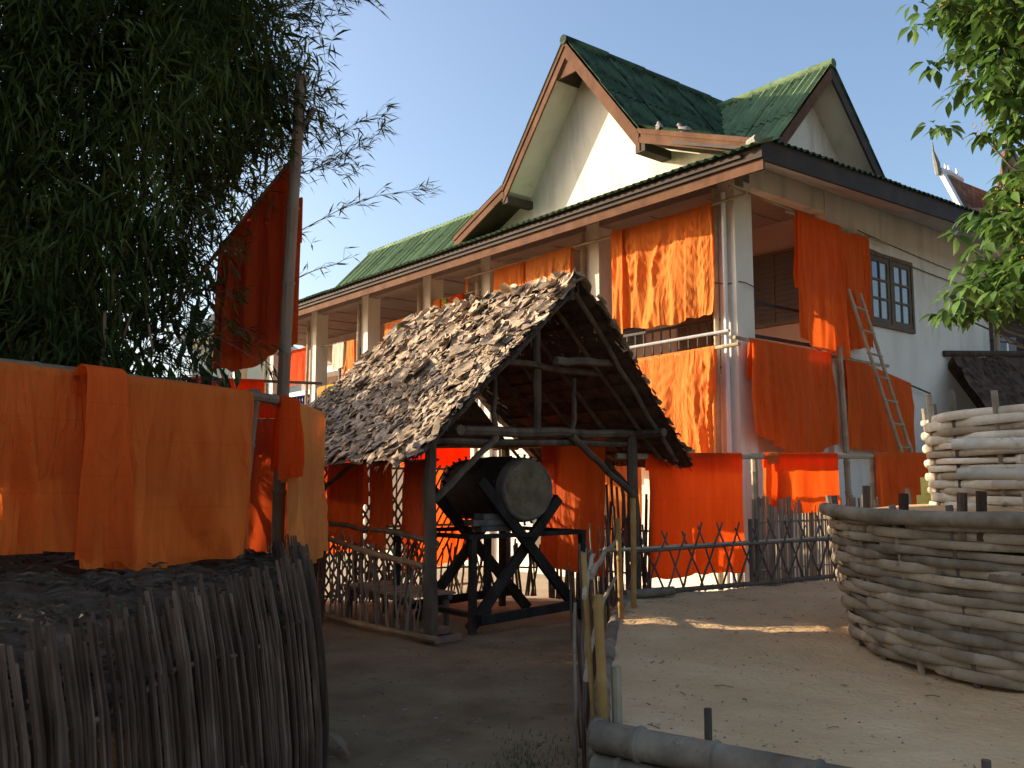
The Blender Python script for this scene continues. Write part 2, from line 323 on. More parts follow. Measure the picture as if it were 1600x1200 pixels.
# raised sand terrace on the right
LEFT = [(.47, 4.74), (.62, 6.0), (.86, 7.7), (1.06, 8.9), (1.30, 9.95)]; RIGHT = [(4.6, 1.5), (7.5, 4), (9, 7.5), (9.5, 11), (9.6, 14.2)]
def sand_xy(a, b):
    l, r = poly_at([(*p, 0) for p in LEFT], b), poly_at([(*p, 0) for p in RIGHT], b); return l.lerp(r, a)
def sand_z(x, y): return .33 + .012 * max(0, y - 5) + .035 * nz3(x, y, .7, 2) + .026 * nz3(x, y, 1.9, 5) + .018 * nz3(x, y, 4.4, 9) + .009 * nz3(x, y, 9.5, 3)
def sand_pt(a, b):
    a2 = (a - .03) / .94; p = sand_xy(min(max(a2, 0), 1), b)
    z = sand_z(p.x, p.y) if 0 <= a2 <= 1 else -.06
    return (p.x, p.y, z)
ter = put('sand_terrace', grid_mesh('sand_terrace', 'sand', 190, 170, sand_pt), kind='structure')
ed = MB()
for a0 in range(0, 110, 3):                     # front face below the rim
    p, q = sand_pt(.03 + .94 * a0 / 110, 0), sand_pt(.03 + .94 * min(110, a0 + 3) / 110, 0)
    ed.add([p, q, (q[0], q[1], -.06), (p[0], p[1], -.06)], [(0, 3, 2, 1)])
    p, q = sand_pt(.03 + .94 * a0 / 110, 1), sand_pt(.03 + .94 * min(110, a0 + 3) / 110, 1)
    ed.add([p, q, (q[0], q[1], -.06), (p[0], p[1], -.06)], [(0, 1, 2, 3)])
ed.build('sand_bank', 'sand', ter)

# ================================================================== MONASTERY BUILDING
mon = thing('monastery_building', C, 'white two-storey monastery with green corrugated roof and steep front gable', 'building')
TL = 19.0
COLS = [0, 2.84, 5.9, 8.0, 10.65, 13.3, 15.9, 18.5]
for i, t in enumerate(COLS):
    c = bpart('column', 'plaster', mon, (t, t + .3, 0, .42 if i == 0 else .34, -.03, 6.1))
bpart('floor_slab', 'plaster', mon, (.03, TL, .03, 2.4, 2.93, 3.2))
bpart('lower_wall', 'plaster', mon, (.08, TL, .09, .22, -.03, 2.93), (.10, .22, .22, 2.45, -.03, 2.93))
bpart('side_wall', 'plaster', mon, (.0, .2, 2.45, 8.4, -.03, 6.45))
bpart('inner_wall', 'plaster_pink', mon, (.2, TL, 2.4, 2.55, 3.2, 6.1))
bpart('rear_wall', 'plaster', mon, (.2, TL, 8.2, 8.4, -.03, 6.3))
bpart('ceiling', 'ceil', mon, (.2, TL, .2, 2.4, 6.07, 6.1))
for t in np.arange(.8, TL - 1, 1.22): bpart('ceiling_batten', 'ceil', mon, (t, t + .03, .3, 2.38, 6.052, 6.068))
bpart('eave_beam', 'ceil', mon, (.0, TL, .02, .24, 6.0, 6.40))
bpart('side_beam', 'plaster', mon, (.02, .22, .42, 2.47, 6.06, 6.45))
# eaves: fascia and sloping soffit on the gallery side and on the side wall
bpart('fascia', 'brown', mon, (-1.19, TL + .4, -.96, -.92, 5.70, 6.02)); bpart('eave_shade_strip', 'darkbrown', mon, (-1.21, TL + .4, -1.01, -.963, 5.85, 6.015))  # dark strip over the upper fascia: roof edge's shade put into the colour
m = MB(); m.prism([bp(-1.2, -.97, 5.82), bp(-1.2, 9.0, 6.12), bp(-1.2, 9.0, 6.42), bp(-1.2, -.97, 6.11)], u * .04); m.build('fascia', 'darkbrown', mon, False)  # side fascia darker than the front one: its shade is put into the colour
s = MB(); s.prism([bp(-1.15, -.915, 5.72), bp(TL, -.915, 5.72), bp(TL, .0, 6.37), bp(0, .0, 6.37)], Z * .025); s.build('soffit', 'ceil', mon, False)
s = MB(); s.prism([bp(-1.155, -.91, 5.83), bp(-.0, 0, 6.405), bp(-.0, 9, 6.47), bp(-1.155, 9, 6.12)], Z * .025); s.build('soffit', 'soffit', mon, False)

def sheets(parent, P0, a, b, la, lb, mat, keep=None, sw=.92, sl=1.45, amp=.024, wl=.15, seed=1, flip=False):
    """corrugated sheets laid in courses; a = along the eave, b = up the slope"""
    rg = random.Random(seed); a, b = V(a).normalized(), V(b).normalized(); n = a.cross(b)
    if n.z < 0: n = -n
    nx = int(sw / wl * 6); nyy = 7 if keep else 2
    me = None; nr = max(1, round(lb / sl)); L = lb / nr; nc = max(1, math.ceil(la / sw))
    for j in range(nr):
        for i in range(nc):
            x0 = min(i * sw, la - sw) if nc > 1 else 0; y0 = j * L - (.13 if j else 0)
            org = V(P0) + a * x0 + b * y0 + n * (.016 * (j % 2) + .006 * (i % 2) + rg.uniform(0, .006))
            if me is None or keep:
                m = MB(); Ln = L + .13
                for q in range(nyy + 1):
                    for p in range(nx + 1):
                        x = p / nx * (sw + .07); m.v.append((x, q / nyy * Ln, amp * math.cos(2 * math.pi * (x + x0 if keep else x) / wl)))
                for q in range(nyy):
                    for p in range(nx):
                        k = q * (nx + 1) + p; f = (k, k + 1, k + nx + 2, k + nx + 1)
                        if keep:
                            c = sum((V(m.v[t]) for t in f), V()) / 4
                            if not keep(org + a * c.x + b * c.y): continue
                        m.f.append(f)
                if not m.f: continue
                if keep:
                    us = sorted({i_ for f in m.f for i_ in f}); mp_ = {q_: w_ for w_, q_ in enumerate(us)}
                    m.v = [m.v[i_] for i_ in us]; m.f = [tuple(mp_[i_] for i_ in f) for f in m.f]
                me = m.mesh('roof_sheet', mat)
            mw = Matrix(((a.x, b.x, n.x, org.x), (a.y, b.y, n.y, org.y), (a.z, b.z, n.z, org.z), (0, 0, 0, 1)))
            put('roof_sheet', me, parent, mw @ Matrix.Rotation(rg.uniform(-.006, .006), 4, 'Z'))
def slope_deck(name, mat, corners, th=.05):
    m = MB(); m.prism(corners, V((0, 0, -th))); return m.build(name, mat, mon, False)
def tz(p): d = p - C; return d.dot(u), d.dot(v)
zA = lambda t, o: 6.0 + .38 * (o + 1.14)
zB = lambda t, o: 6.10 + .40 * (t + 1.25) + .03 * (o + 1.2)
# front pent roof, side flare, gable slopes: each slope is a part, its sheets are sub-parts
r = slope_deck('front_pent_roof', 'darkbrown', [bp(-.9, -1.05, 5.96), bp(TL, -1.05, 5.96), bp(TL, .9, 6.70), bp(1.0, .9, 6.70)])
sheets(r, bp(-1.3, -1.14, 6.0), u, v + Z * .38, TL + 1.5, 2.15, 'roof_pale', keep=lambda p: zA(*tz(p)) <= zB(*tz(p)) + .03, seed=3)
r = slope_deck('side_flare_roof', 'darkbrown', [bp(-1.1, -.9, 6.03), bp(1.35, -.5, 7.0), bp(1.35, 9, 7.25), bp(-1.1, 9, 6.32)])
sheets(r, bp(-1.25, -1.2, 6.10), v + Z * .03, u + Z * .40, 10.1, 2.82, 'roof', keep=lambda p: tz(p)[1] > -.62 or zB(*tz(p)) <= zA(*tz(p)) + .03, seed=4)
KR, KL, AP = (1.32, 7.12), (4.68, 7.10), (3.0, 9.23)
r = slope_deck('gable_right_slope', 'darkbrown', [bp(1.36, -.5, 7.05), bp(3.0, -.5, 9.12), bp(3.0, 9, 9.12), bp(1.36, 9, 7.05)])
sheets(r, bp(1.22, -.64, 7.0), v, (u * 1.68 + Z * 2.11), 9.6, 2.83, 'roof', seed=5)
r = slope_deck('gable_left_slope', 'darkbrown', [bp(4.66, -.5, 7.02), bp(4.66, 6, 7.02), bp(3.0, 6, 9.12), bp(3.0, -.5, 9.12)])
sheets(r, bp(4.78, -.64, 6.98), v, (u * -1.68 + Z * 2.13), 6.6, 2.83, 'roof_pale', seed=6)
r = slope_deck('gable_left_flare', 'darkbrown', [bp(4.66, -.5, 7.02), bp(6.2, -.5, 6.38), bp(6.2, 2.0, 6.38), bp(4.66, 2.0, 7.02)])
sheets(r, bp(6.3, -.64, 6.42), v, (u * -1.6 + Z * .67), 2.6, 1.75, 'roof_pale', seed=7)
r = slope_deck('main_roof_slope', 'darkbrown', [bp(4.8, .9, 6.68), bp(14.3, .9, 6.68), bp(14.3, 2.3, 8.14), bp(4.8, 2.3, 8.14)])
sheets(r, bp(4.9, .78, 6.66), u, (v * 1.4 + Z * 1.48), 9.6, 2.16, 'roof_pale', seed=8)
r = slope_deck('main_roof_back_slope', 'darkbrown', [bp(4.8, 2.3, 8.14), bp(14.3, 2.3, 8.14), bp(14.3, 9.0, 6.0), bp(4.8, 9.0, 6.0)])
sheets(r, bp(4.9, 8.9, 6.1), u, (v * -6.6 + Z * 2.1), 9.6, 6.95, 'roof_pale', seed=9)
# cross gable towards the side
G2, GT, GZ = 3.5, .41, 9.08
r = slope_deck('cross_gable_slope', 'darkbrown', [bp(.5, G2, GZ - .1), bp(.5, G2 - 2.1, GZ - 2.3), bp(3, G2 - 2.1, GZ - 2.3), bp(3, G2, GZ - .1)])
sheets(r, bp(GT - .04, G2 - 2.1, GZ - 2.2), u, (v * 1 + Z * 1.05), 2.75, 3.05, 'roof_pale', seed=10)
r = slope_deck('cross_gable_slope', 'darkbrown', [bp(.5, G2, GZ - .1), bp(3, G2, GZ - .1), bp(3, G2 + 2.1, GZ - 2.3), bp(.5, G2 + 2.1, GZ - 2.3)])
sheets(r, bp(GT - .04, G2 + 2.1, GZ - 2.2), u, (v * -1 + Z * 1.05), 2.75, 3.05, 'roof', seed=11)
for p, q, mt in ((bp(3, -.66, 9.25), bp(3, 9, 9.25), 'roof'), (bp(GT - .06, G2, GZ + .02), bp(3, G2, GZ + .02), 'roof_pale'), (bp(4.9, 2.3, 8.2), bp(14.5, 2.3, 8.2), 'roof_pale')):
    d = (q - p); k = max(2, int(d.length / .9)); m = MB()
    for i in range(k): m.tube([p + d * (i / k), p + d * ((i + 1.08) / k)], [.085, .10], 10)
    m.build('ridge_cap', mt, mon)
# hip cap over the corner
m = MB(); m.tube([bp(-1.27, -1.16, 6.05), bp(-.75, -.62, 6.26)], .06, 8); m.build('hip_cap', 'edge', mon)
# gable wall, soffits, barge boards
m = MB(); m.prism([bp(-.5, .02, 6.28), bp(6.0, .02, 6.28), bp(6.0, .02, 6.42), bp(4.66, .02, 6.97), bp(3.0, .02, 9.07), bp(1.34, .02, 7.0), bp(-.5, .02, 6.3)], v * .16); m.build('gable_wall', 'plaster', mon, False)
for a_, b_ in (((3.0, 9.10), (4.64, 7.0)), ((4.64, 7.0), (6.2, 6.37)), ((3.0, 9.10), (1.36, 7.02)), ((1.36, 7.02), (-.9, 6.17))):
    m = MB(); m.prism([bp(a_[0], -.58, a_[1]), bp(b_[0], -.58, b_[1]), bp(b_[0], .02, b_[1]), bp(a_[0], .02, a_[1])], Z * -.025); m.build('gable_soffit', 'soffit', mon, False)
for a_, b_ in (((3.0, 9.20), (4.72, 7.02)), ((4.68, 7.08), (6.26, 6.41)), ((3.0, 9.20), (1.30, 7.03)), ((1.33, 7.10), (-1.05, 6.20))):
    a3, b3 = bp(a_[0], -.615, a_[1]), bp(b_[0], -.615, b_[1]); dn = Z * -.27 if a_[1] > 9 else Z * -.2
    m = MB(); m.prism([a3, b3, b3 + dn, a3 + dn], v * .035); m.build('barge_board', 'brown', mon, False)
    m = MB(); m.prism([a3 - v * .02 + Z * .03, b3 - v * .02 + Z * .03, b3 - v * .02 - Z * .05, a3 - v * .02 - Z * .05], v * .018); m.build('verge_strip', 'brown', mon, False)
m = MB(); m.prism([bp(3.0, -.57, 8.93), bp(3.26, -.57, 8.62), bp(2.74, -.57, 8.62)], v * .03); m.build('apex_board', 'brown', mon, False)
bpart('purlin_end', 'darkbrown', mon, (4.60, 4.74, -.6, .02, 6.74, 6.88)); bpart('purlin_end', 'darkbrown', mon, (1.20, 1.40, -.6, .02, 6.74, 6.88))
m = MB(); m.prism([bp(1.0, G2, GZ - .12), bp(1.0, G2 + 2.0, GZ - 2.25), bp(1.0, G2 - 2.0, GZ - 2.25)], u * .1); m.build('cross_gable_wall', 'plaster', mon, False)
for sg in (-1, 1):
    m = MB(); m.prism([bp(GT + .02, G2, GZ - .14), bp(GT + .02, G2 + sg * 2.05, GZ - 2.29), bp(1.0, G2 + sg * 2.05, GZ - 2.29), bp(1.0, G2, GZ - .14)], Z * -.02); m.build('gable_soffit', 'plaster', mon, False)
    a3, b3 = bp(GT - .02, G2, GZ - .03), bp(GT - .02, G2 + sg * 2.12, GZ - 2.26)
    m = MB(); m.prism([a3, b3, b3 - Z * .24, a3 - Z * .24], u * .04); m.build('barge_board', 'brown' if sg < 0 else 'darkbrown', mon, False)
m = MB(); m.prism([bp(14.25, .95, 6.66), bp(14.25, 2.3, 8.1), bp(14.25, 8.6, 6.1), bp(14.25, .95, 6.1)], u * -.1); m.build('end_gable_wall', 'plaster', mon, False)

# balustrade of white rails and blue balusters, bays two onward; black bars in the corner bay
def lathe(m, p, prof, n=10):
    k = len(m.v)
    for r_, z in prof:
        for j in range(n):
            a = 2 * math.pi * j / n; m.v.append((p.x + r_ * math.cos(a), p.y + r_ * math.sin(a), p.z + z))
    for i in range(len(prof) - 1):
        for j in range(n): m.f.append((k + i * n + j, k + i * n + (j + 1) % n, k + (i + 1) * n + (j + 1) % n, k + (i + 1) * n + j))
    m.f.append(tuple(k + j for j in range(n))[::-1]); m.f.append(tuple(k + (len(prof) - 1) * n + j for j in range(n)))
bm_ = MB(); lathe(bm_, V((0, 0, 0)), [(.05, 0), (.05, .04), (.03, .06), (.055, .16), (.062, .22), (.03, .33), (.028, .38), (.05, .41), (.05, .46)], 8)
bmesh_ = bm_.mesh('baluster', 'blue')
for i in range(1, len(COLS) - 1):
    t0, t1 = COLS[i] + .3, COLS[i + 1]
    rl = bpart('balustrade', 'white', mon, (t0, t1, .05, .19, 3.2, 3.46), (t0, t1, .04, .20, 3.925, 4.04))
    k = int((t1 - t0) / .16)
    for q in range(k): put('baluster', bmesh_, rl, Matrix.Translation(bp(t0 + (q + .5) * (t1 - t0) / k, .12, 3.462)))
rl = bpart('corner_railing', 'metal', mon, (.3, 2.84, .10, .14, 4.02, 4.06), (.3, 2.84, .10, .14, 3.3, 3.33))
for q in range(13): bpart('railing_bar', 'metal', rl, (.45 + q * .185, .47 + q * .185, .11, .13, 3.33, 4.02))
rl = bpart('side_railing', 'metal', mon, (.10, .14, .44, 2.44, 4.30, 4.34), (.10, .14, .44, 2.44, 3.78, 3.83))
bpart('side_parapet', 'plaster_pink', mon, (.06, .2, .43, 2.44, 3.2, 3.55))

def window_A(t0, t1, z0, z1, o, panes=2, slats=0, frame='woodwin', name='window'):
    fr = MB(); th = .05
    for b in ((t0, t1, z0, z0 + th), (t0, t1, z1 - th, z1), (t0, t0 + th, z0 + th, z1 - th), (t1 - th, t1, z0 + th, z1 - th)): bbox(fr, b[0], b[1], o - .05, o + .0, b[2], b[3])
    wn = fr.build(name, frame, mon, False)
    for q in range(panes):
        a, b = lerp(t0 + th, t1 - th, q / panes), lerp(t0 + th, t1 - th, (q + 1) / panes)
        if q: bpart('mullion', frame, wn, (a - .02, a + .02, o - .045, o - .005, z0 + th, z1 - th))
        if slats:
            for k in range(slats):
                z = lerp(z0 + th, z1 - th, (k + .5) / slats); m = MB()
                m.obox(bp((a + b) / 2, o - .025, z), u * ((b - a) / 2 - .025), (v * .018 + Z * (z1 - z0) / slats * .56), (v * .004 - Z * .001)); m.build('louvre_slat', 'louvre', wn, False)
        else: bpart('pane', 'louvre', wn, (a + .02, b - .02, o - .02, o - .008, z0 + th, z1 - th))
    return wn
window_A(.35, 1.62, 4.27, 5.56, 2.4, 2, 13)
window_A(4.0, 5.3, 4.27, 5.56, 2.4, 2, 13); window_A(9.0, 10.3, 4.27, 5.56, 2.4, 2, 13); window_A(14.0, 15.2, 4.27, 5.56, 2.4, 2, 13)
for t in (2.2, 6.6, 12.2, 16.4):
    d = bpart('door', 'woodwin', mon, (t, t + .95, 2.36, 2.398, 3.2, 5.25)); bpart('transom_pane', 'louvre', d, (t + .06, t + .89, 2.35, 2.358, 5.0, 5.2)); bpart('door_panel', 'brown', d, (t + .12, t + .83, 2.345, 2.358, 3.35, 4.85))
for t in (3.6, 8.8, 11.4, 14.2, 16.9):
    d = bpart('lower_opening', 'metal', mon, (t, t + 1.1, .07, .088, .1, 2.2)); bpart('door_panel', 'woodwin', d, (t + .08, t + .5, .05, .068, .15, 2.1)); bpart('door_panel', 'woodwin', d, (t + .58, t + 1.02, .05, .068, .15, 2.1))
# casement window in the side wall
fr = MB(); S0, S1, W0, W1 = 3.64, 5.22, 4.30, 5.62
def sbox(m, s0, s1, z0, z1, d0, d1): bbox(m, d0, d1, s0, s1, z0, z1)
for b in ((S0, S1, W0, W0 + .07), (S0, S1, W1 - .07, W1), (S0, S0 + .07, W0 + .07, W1 - .07), (S1 - .07, S1, W0 + .07, W1 - .07), ((S0 + S1) / 2 - .035, (S0 + S1) / 2 + .035, W0 + .07, W1 - .07)): sbox(fr, *b, -.05, -.002)
wn = fr.build('casement_window', 'woodwin', mon, False)
for k in range(2):
    a, b = (S0 + .07, (S0 + S1) / 2 - .035) if k == 0 else ((S0 + S1) / 2 + .035, S1 - .07)
    sa = MB()
    for q in ((a, b, W0 + .07, W0 + .16), (a, b, W1 - .16, W1 - .07), (a, a + .09, W0 + .16, W1 - .16), (b - .09, b, W0 + .16, W1 - .16), ((a + b) / 2 - .02, (a + b) / 2 + .02, W0 + .16, W1 - .16),
              (a + .09, (a + b) / 2 - .02, 4.785, 4.825), ((a + b) / 2 + .02, b - .09, 4.785, 4.825), (a + .09, (a + b) / 2 - .02, 5.12, 5.16), ((a + b) / 2 + .02, b - .09, 5.12, 5.16)): sbox(sa, *q, -.035, -.004)
    sa.build('sash', 'woodwin', wn, False)
    for ci in range(2):
        for ri in range(3):
            x0, x1 = (a + .09, (a + b) / 2 - .02) if ci == 0 else ((a + b) / 2 + .02, b - .09)
            z0 = (W0 + .16, 4.825, 5.16)[ri]; z1 = (4.785, 5.12, W1 - .16)[ri]; m = MB(); sbox(m, x0, x1, z0, z1, -.016, -.008)
            m.build('pane', 'pane_blue' if (k == 0 and ci == 0 and ri == 2) else 'pane', wn, False)
l = MB(); l.obox(bp(12.6, 1.2, 6.02), u * .3, v * .04, Z * .025); l.build('tube_lamp', 'white', mon, False)
# drain pipe by the corner column
m = MB(); m.tube([bp(.15, -.06, 0), bp(.15, -.06, 5.9)], .035, 10); m.build('drain_pipe', 'white', mon)

# ================================================================== ROBES, RAILS AND POLES
def robe(label, top, drops, n, mat, amp=.05, nf=5., back=.55, seed=1, rad=.03, name='monk_robe', group='robes hung out to dry', skirt=0., nx=64, ny=44, fine=1., hem=.012, sag=0., lean=0., swag=0., pins=3):
    """cloth folded over a rail: top = polyline of the fold, drops = hanging length along it, n = outward direction"""
    n = V(n).normalized(); top = [V(p) for p in top]; k = seed * 7.3
    W = sum((top[i + 1] - top[i]).length for i in range(len(top) - 1))
    T = (top[-1] - top[0]); T.z = 0; T.normalize()
    dl = [V((d, 0, 0)) for d in drops]
    rows = []
    nb = int(ny * back * .6) if back > 0 else 0
    for j in range(nb, 0, -1): rows.append((-1, j / nb))
    for j in range(5): rows.append((0, j / 4))
    for j in range(1, ny + 1): rows.append((1, j / ny))
    m = MB(); uvs = []
    for sd, q in rows:
        for i in range(nx + 1):
            s = i / nx; p = poly_at(top, s); d = poly_at(dl, s).x
            p = p - Z * sag * math.sin(math.pi * s)
            if sd == 0:
                a = math.pi * q; P = p + n * (-math.cos(a) * rad) + Z * (math.sin(a) * rad); uvv = (s * W, 0)
            else:
                ln = d * (1 if sd > 0 else back) * (1 + hem * 2 * noise.noise(V((s * 9, k, sd))))
                y = q * ln; qq = y / max(d, .01); kk = k + (0 if sd > 0 else 50)
                ramp = min(1, qq * 3.2) * (.45 + .55 * qq)
                x = s * W
                f1 = noise.noise(V((x * nf + .5 * noise.noise(V((x * 2, qq * 2, kk))), qq * .55, kk)))
                f2 = noise.noise(V((x * nf * 2.3 + .9 * f1, qq * .9, kk + 9)))
                f3 = noise.noise(V((x * nf * 5 + 2 * f2, qq * 2.2, kk + 17)))
                df = amp * ramp * (1.25 * (1 - 2.0 * abs(f1)) - .6 + .55 * f2 + fine * .16 * f3) + amp * .12 * f3 * fine
                if swag:                       # wrinkles slung between the points where the cloth is caught up
                    ph = (s * pins + .15 * math.sin(k)) % 1.; c_ = 4 * ph * (1 - ph)
                    df += swag * math.sin(2 * math.pi * ((y - .42 * c_ * (.35 + qq)) / (.17 + .05 * f1) + .7 * f2)) * c_ * min(1, qq * 5) * (1 - .55 * qq) * (.4 + .8 * abs(f1 + .3))
                P = p + n * (sd * rad + sd * max(df + amp * .25 * ramp, -rad * .6)) - Z * y
                P += T * ((s - .5) * skirt * qq + .02 * ramp * f2 + .35 * amp * ramp * noise.noise(V((x * nf, qq * 1.3, kk + 31)))) + T * lean * qq
                uvv = (s * W, y + (0 if sd > 0 else 7))
            m.v.append(tuple(P)); uvs.append((uvv[0] + seed * 3.7, uvv[1] + seed * 1.3))
    for j in range(len(rows) - 1):
        for i in range(nx):
            a = j * (nx + 1) + i; m.f.append((a, a + 1, a + nx + 2, a + nx + 1))
    me = m.mesh(name, CL[mat]); ul = me.uv_layers.new(name='UVMap')
    for lp in me.loops: ul.data[lp.index].uv = uvs[lp.vertex_index]
    me.polygons.foreach_set('use_smooth', [True] * len(me.polygons))
    return put(name, me, None, label=label, cat='robe' if name == 'monk_robe' else 'cloth', group=group)
def rail(label, p, q, r=.03, mat='bamboo', name='bamboo_rail', cat='bamboo rail', seed=1, node=.35, group=None, bend=.006, r1=None):
    m = MB(); m.culm(p, q, r, r1, node, bend, 8, seed); return m.build(name, mat, None, label=label, cat=cat, group=group)

nA, nB = -v, -u
# --- gallery front
rail('long bamboo rail along the upper gallery, carrying the bright robe', bp(-.35, -.16, 5.75), bp(3.4, -.16, 5.72), .024, seed=2)
rail('bamboo rail of the second upper bay, carrying short amber robes', bp(2.7, -.19, 5.70), bp(6.5, -.17, 5.72), .022, seed=3)
rail('steel pipe rail below the bright upper robe', bp(.05, -.13, 3.80), bp(3.1, -.13, 3.76), .026, 'steel', 'pipe_rail', 'pipe', 4, 5)
rail('bamboo rail at corner column carrying the large lower robe', bp(-.22, -.27, 3.56), bp(2.9, -.27, 3.50), .03, seed=5)
for i, (t, z0, z1) in enumerate(((.36, 0, 6.0), (3.22, 0, 5.95), (6.28, 0, 5.9), (8.38, 0, 5.9), (11.02, 0, 5.9), (13.68, 0, 5.85), (16.3, 0, 5.8))):
    rail(['upright bamboo pole tied to the corner column, gallery side', 'upright bamboo pole against second column, behind the thatched ridge', 'upright bamboo pole against third column from the corner',
          'upright bamboo pole against fourth column from the corner', 'upright bamboo pole against fifth column from the corner', 'upright bamboo pole against sixth column, left of cream towel', 'upright bamboo pole against the farthest visible column'][i],
         bp(t, -.07 - .02 * (i % 2), z0), bp(t - .05, -.06, z1), .042, 'bamboo', 'bamboo_pole', 'bamboo pole', 11 + i, .55, 'bamboo poles tied to the columns', .004)
robe('large sunlit orange robe hanging high in the corner bay of the gallery', [bp(2.26, -.16, 5.73), bp(1.2, -.16, 5.73), bp(.28, -.16, 5.745)], [1.62, 1.72, 1.66], nA, 'orange', .11, 2.6, .5, 1, .026, nx=120, ny=96, fine=1.0, skirt=.05, swag=.017, pins=3)
robe('folded strip of sunlit robe beside the large high orange robe', [bp(2.33, -.20, 5.73), bp(2.06, -.20, 5.73)], [1.70, 1.74], nA, 'orange', .05, 6, .4, 2, .026, nx=26, ny=60)
robe('sunlit amber robe right of centre in second upper bay, above thatch', [bp(4.55, -.18, 5.715), bp(3.30, -.20, 5.705)], [1.35, 1.4], nA, 'amber', .07, 4, .5, 3, .026, nx=80, ny=64, fine=1., swag=.012, pins=2)
robe('sunlit orange robe at left end of second upper bay, above thatch', [bp(5.5, -.17, 5.72), bp(4.62, -.18, 5.715)], [1.3, 1.32], nA, 'orange', .06, 5, .5, 4, .026, nx=60, ny=50, fine=1.3)
robe('large sunlit orange robe hanging low beside the corner column', [bp(2.75, -.27, 3.515), bp(1.5, -.27, 3.53), bp(.20, -.27, 3.555)], [1.66, 1.64, 1.66], nA, 'orange', .12, 2.4, .4, 5, .033, nx=120, ny=96, fine=1.0, swag=.017, pins=3)
# --- far bays
for p, q, lb, sd in ((bp(10.1, .12, 5.30), bp(8.7, .12, 5.33), 'thin pole across fourth bay carrying an orange robe', 31), (bp(8.3, .1, 5.50), bp(6.1, .1, 5.5), 'thin pole across third bay carrying two short robes', 32),
                     (bp(13.3, .15, 5.14), bp(10.9, .15, 5.1), 'thin pole carrying the cream towel', 33), (bp(15.9, .12, 5.2), bp(13.5, .12, 5.2), 'thin pole across the far bay carrying a red robe', 34)):
    rail(lb, p, q, .015, seed=sd, group='thin poles across the far bays')
robe('small orange robe thrown over a pole in fourth bay, above thatch edge', [bp(10.0, .10, 5.28), bp(9.3, .10, 5.3), bp(8.95, .10, 5.32)], [.6, .62, .6], nA, 'orange', .05, 5, .8, 6, .02, nx=30, ny=24)
robe('short orange robe beside a yellow scrap in third bay', [bp(8.05, .08, 5.5), bp(7.72, .08, 5.5)], [.55, .55], nA, 'orange', .04, 6, .8, 7, .02, nx=20, ny=22)
robe('yellow scrap of cloth in third bay above the thatch', [bp(7.66, .08, 5.5), bp(7.52, .08, 5.5)], [.42, .38], nA, 'yellow', .03, 6, .8, 8, .02, nx=12, ny=18)
robe('short red robe at right of third bay above the thatch', [bp(7.35, .08, 5.5), bp(6.9, .08, 5.5)], [.6, .5], nA, 'red', .05, 5, .8, 9, .02, nx=24, ny=24)
robe('narrow orange sash near the third column', [bp(6.62, -.05, 5.78), bp(6.55, -.05, 5.8)], [.32, .34], nA, 'orange', .01, 6, .5, 10, .012, nx=6, ny=14, name='sash_cloth')
robe('cream towel hanging in the far upper gallery', [bp(12.6, .13, 5.13), bp(12.02, .13, 5.12)], [.68, .64], nA, 'cream', .02, 3, .95, 11, .018, nx=22, ny=24, name='towel', group=None)
robe('narrow orange robe hanging beside the cream towel', [bp(11.86, .13, 5.1), bp(11.5, .13, 5.1)], [.95, 1.0], nA, 'orange', .05, 7, .5, 12, .02, nx=22, ny=30, skirt=.2)
robe('flat red robe filling the bay left of sixth column', [bp(15.6, .10, 5.2), bp(13.98, .10, 5.2)], [.98, .96], nA, 'red', .04, 3, .4, 13, .02, nx=40, ny=30)
robe('mustard cloth draped over the white balustrade rail', [bp(13.2, .04, 4.05), bp(12.75, .04, 4.06)], [.34, .26], nA, 'mustard', .03, 6, .3, 14, .02, nx=20, ny=16, name='rag_cloth', group='cloths on the balustrade')
robe('yellow cloth draped over the white balustrade rail', [bp(12.72, .04, 4.06), bp(12.1, .04, 4.06)], [.26, .22], nA, 'yellow', .03, 6, .3, 15, .02, nx=20, ny=16, name='rag_cloth', group='cloths on the balustrade')
rail('bamboo rail along the far lower gallery', bp(17.5, -.3, 3.5), bp(10.5, -.3, 3.47), .03, seed=36)
robe('pale amber robe on far lower rail, leftmost by the tall pole', [bp(15.6, -.3, 3.48), bp(14.5, -.3, 3.48)], [1.6, 1.6], nA, 'amber', .07, 5, .4, 16, .03, nx=40, ny=36)
robe('amber robe on far lower rail just above the thatch corner', [bp(13.75, -.3, 3.48), bp(12.9, -.3, 3.48)], [1.3, 1.2], nA, 'amber', .06, 5, .4, 17, .03, nx=36, ny=30)
robe('orange robe on far lower rail half hidden by the thatch', [bp(12.8, -.3, 3.48), bp(11.6, -.3, 3.47)], [1.3, 1.3], nA, 'orange', .06, 5, .4, 18, .03, nx=36, ny=30)
# --- shaded side
rail('bamboo rail sticking out from column top along the shaded side', bp(-.18, -.35, 5.86), bp(-.16, 2.9, 5.74), .018, seed=41)
rail('bamboo rail high on the shaded side holding two long robes', bp(-.20, 1.0, 5.74), bp(-.14, 4.2, 5.78), .02, seed=42)
robe('long orange robe hanging from the eave of the shaded side', [bp(-.22, 1.26, 5.78), bp(-.22, 1.9, 5.76), bp(-.22, 2.48, 5.76)], [2.0, 2.12, 2.2], nB, 'rust', .09, 4.5, .6, 21, .025, nx=60, ny=70, skirt=.08)
robe('second long orange robe behind the bamboo ladder, below eave', [bp(-.14, 2.42, 5.74), bp(-.14, 3.5, 5.76)], [2.0, 1.9], nB, 'rust', .09, 4.5, .4, 22, .022, nx=60, ny=60, skirt=-.25)
rail('bamboo rail at first-floor height along the shaded side', bp(-.16, -.3, 3.66), bp(-.14, 4.0, 3.60), .028, seed=43)
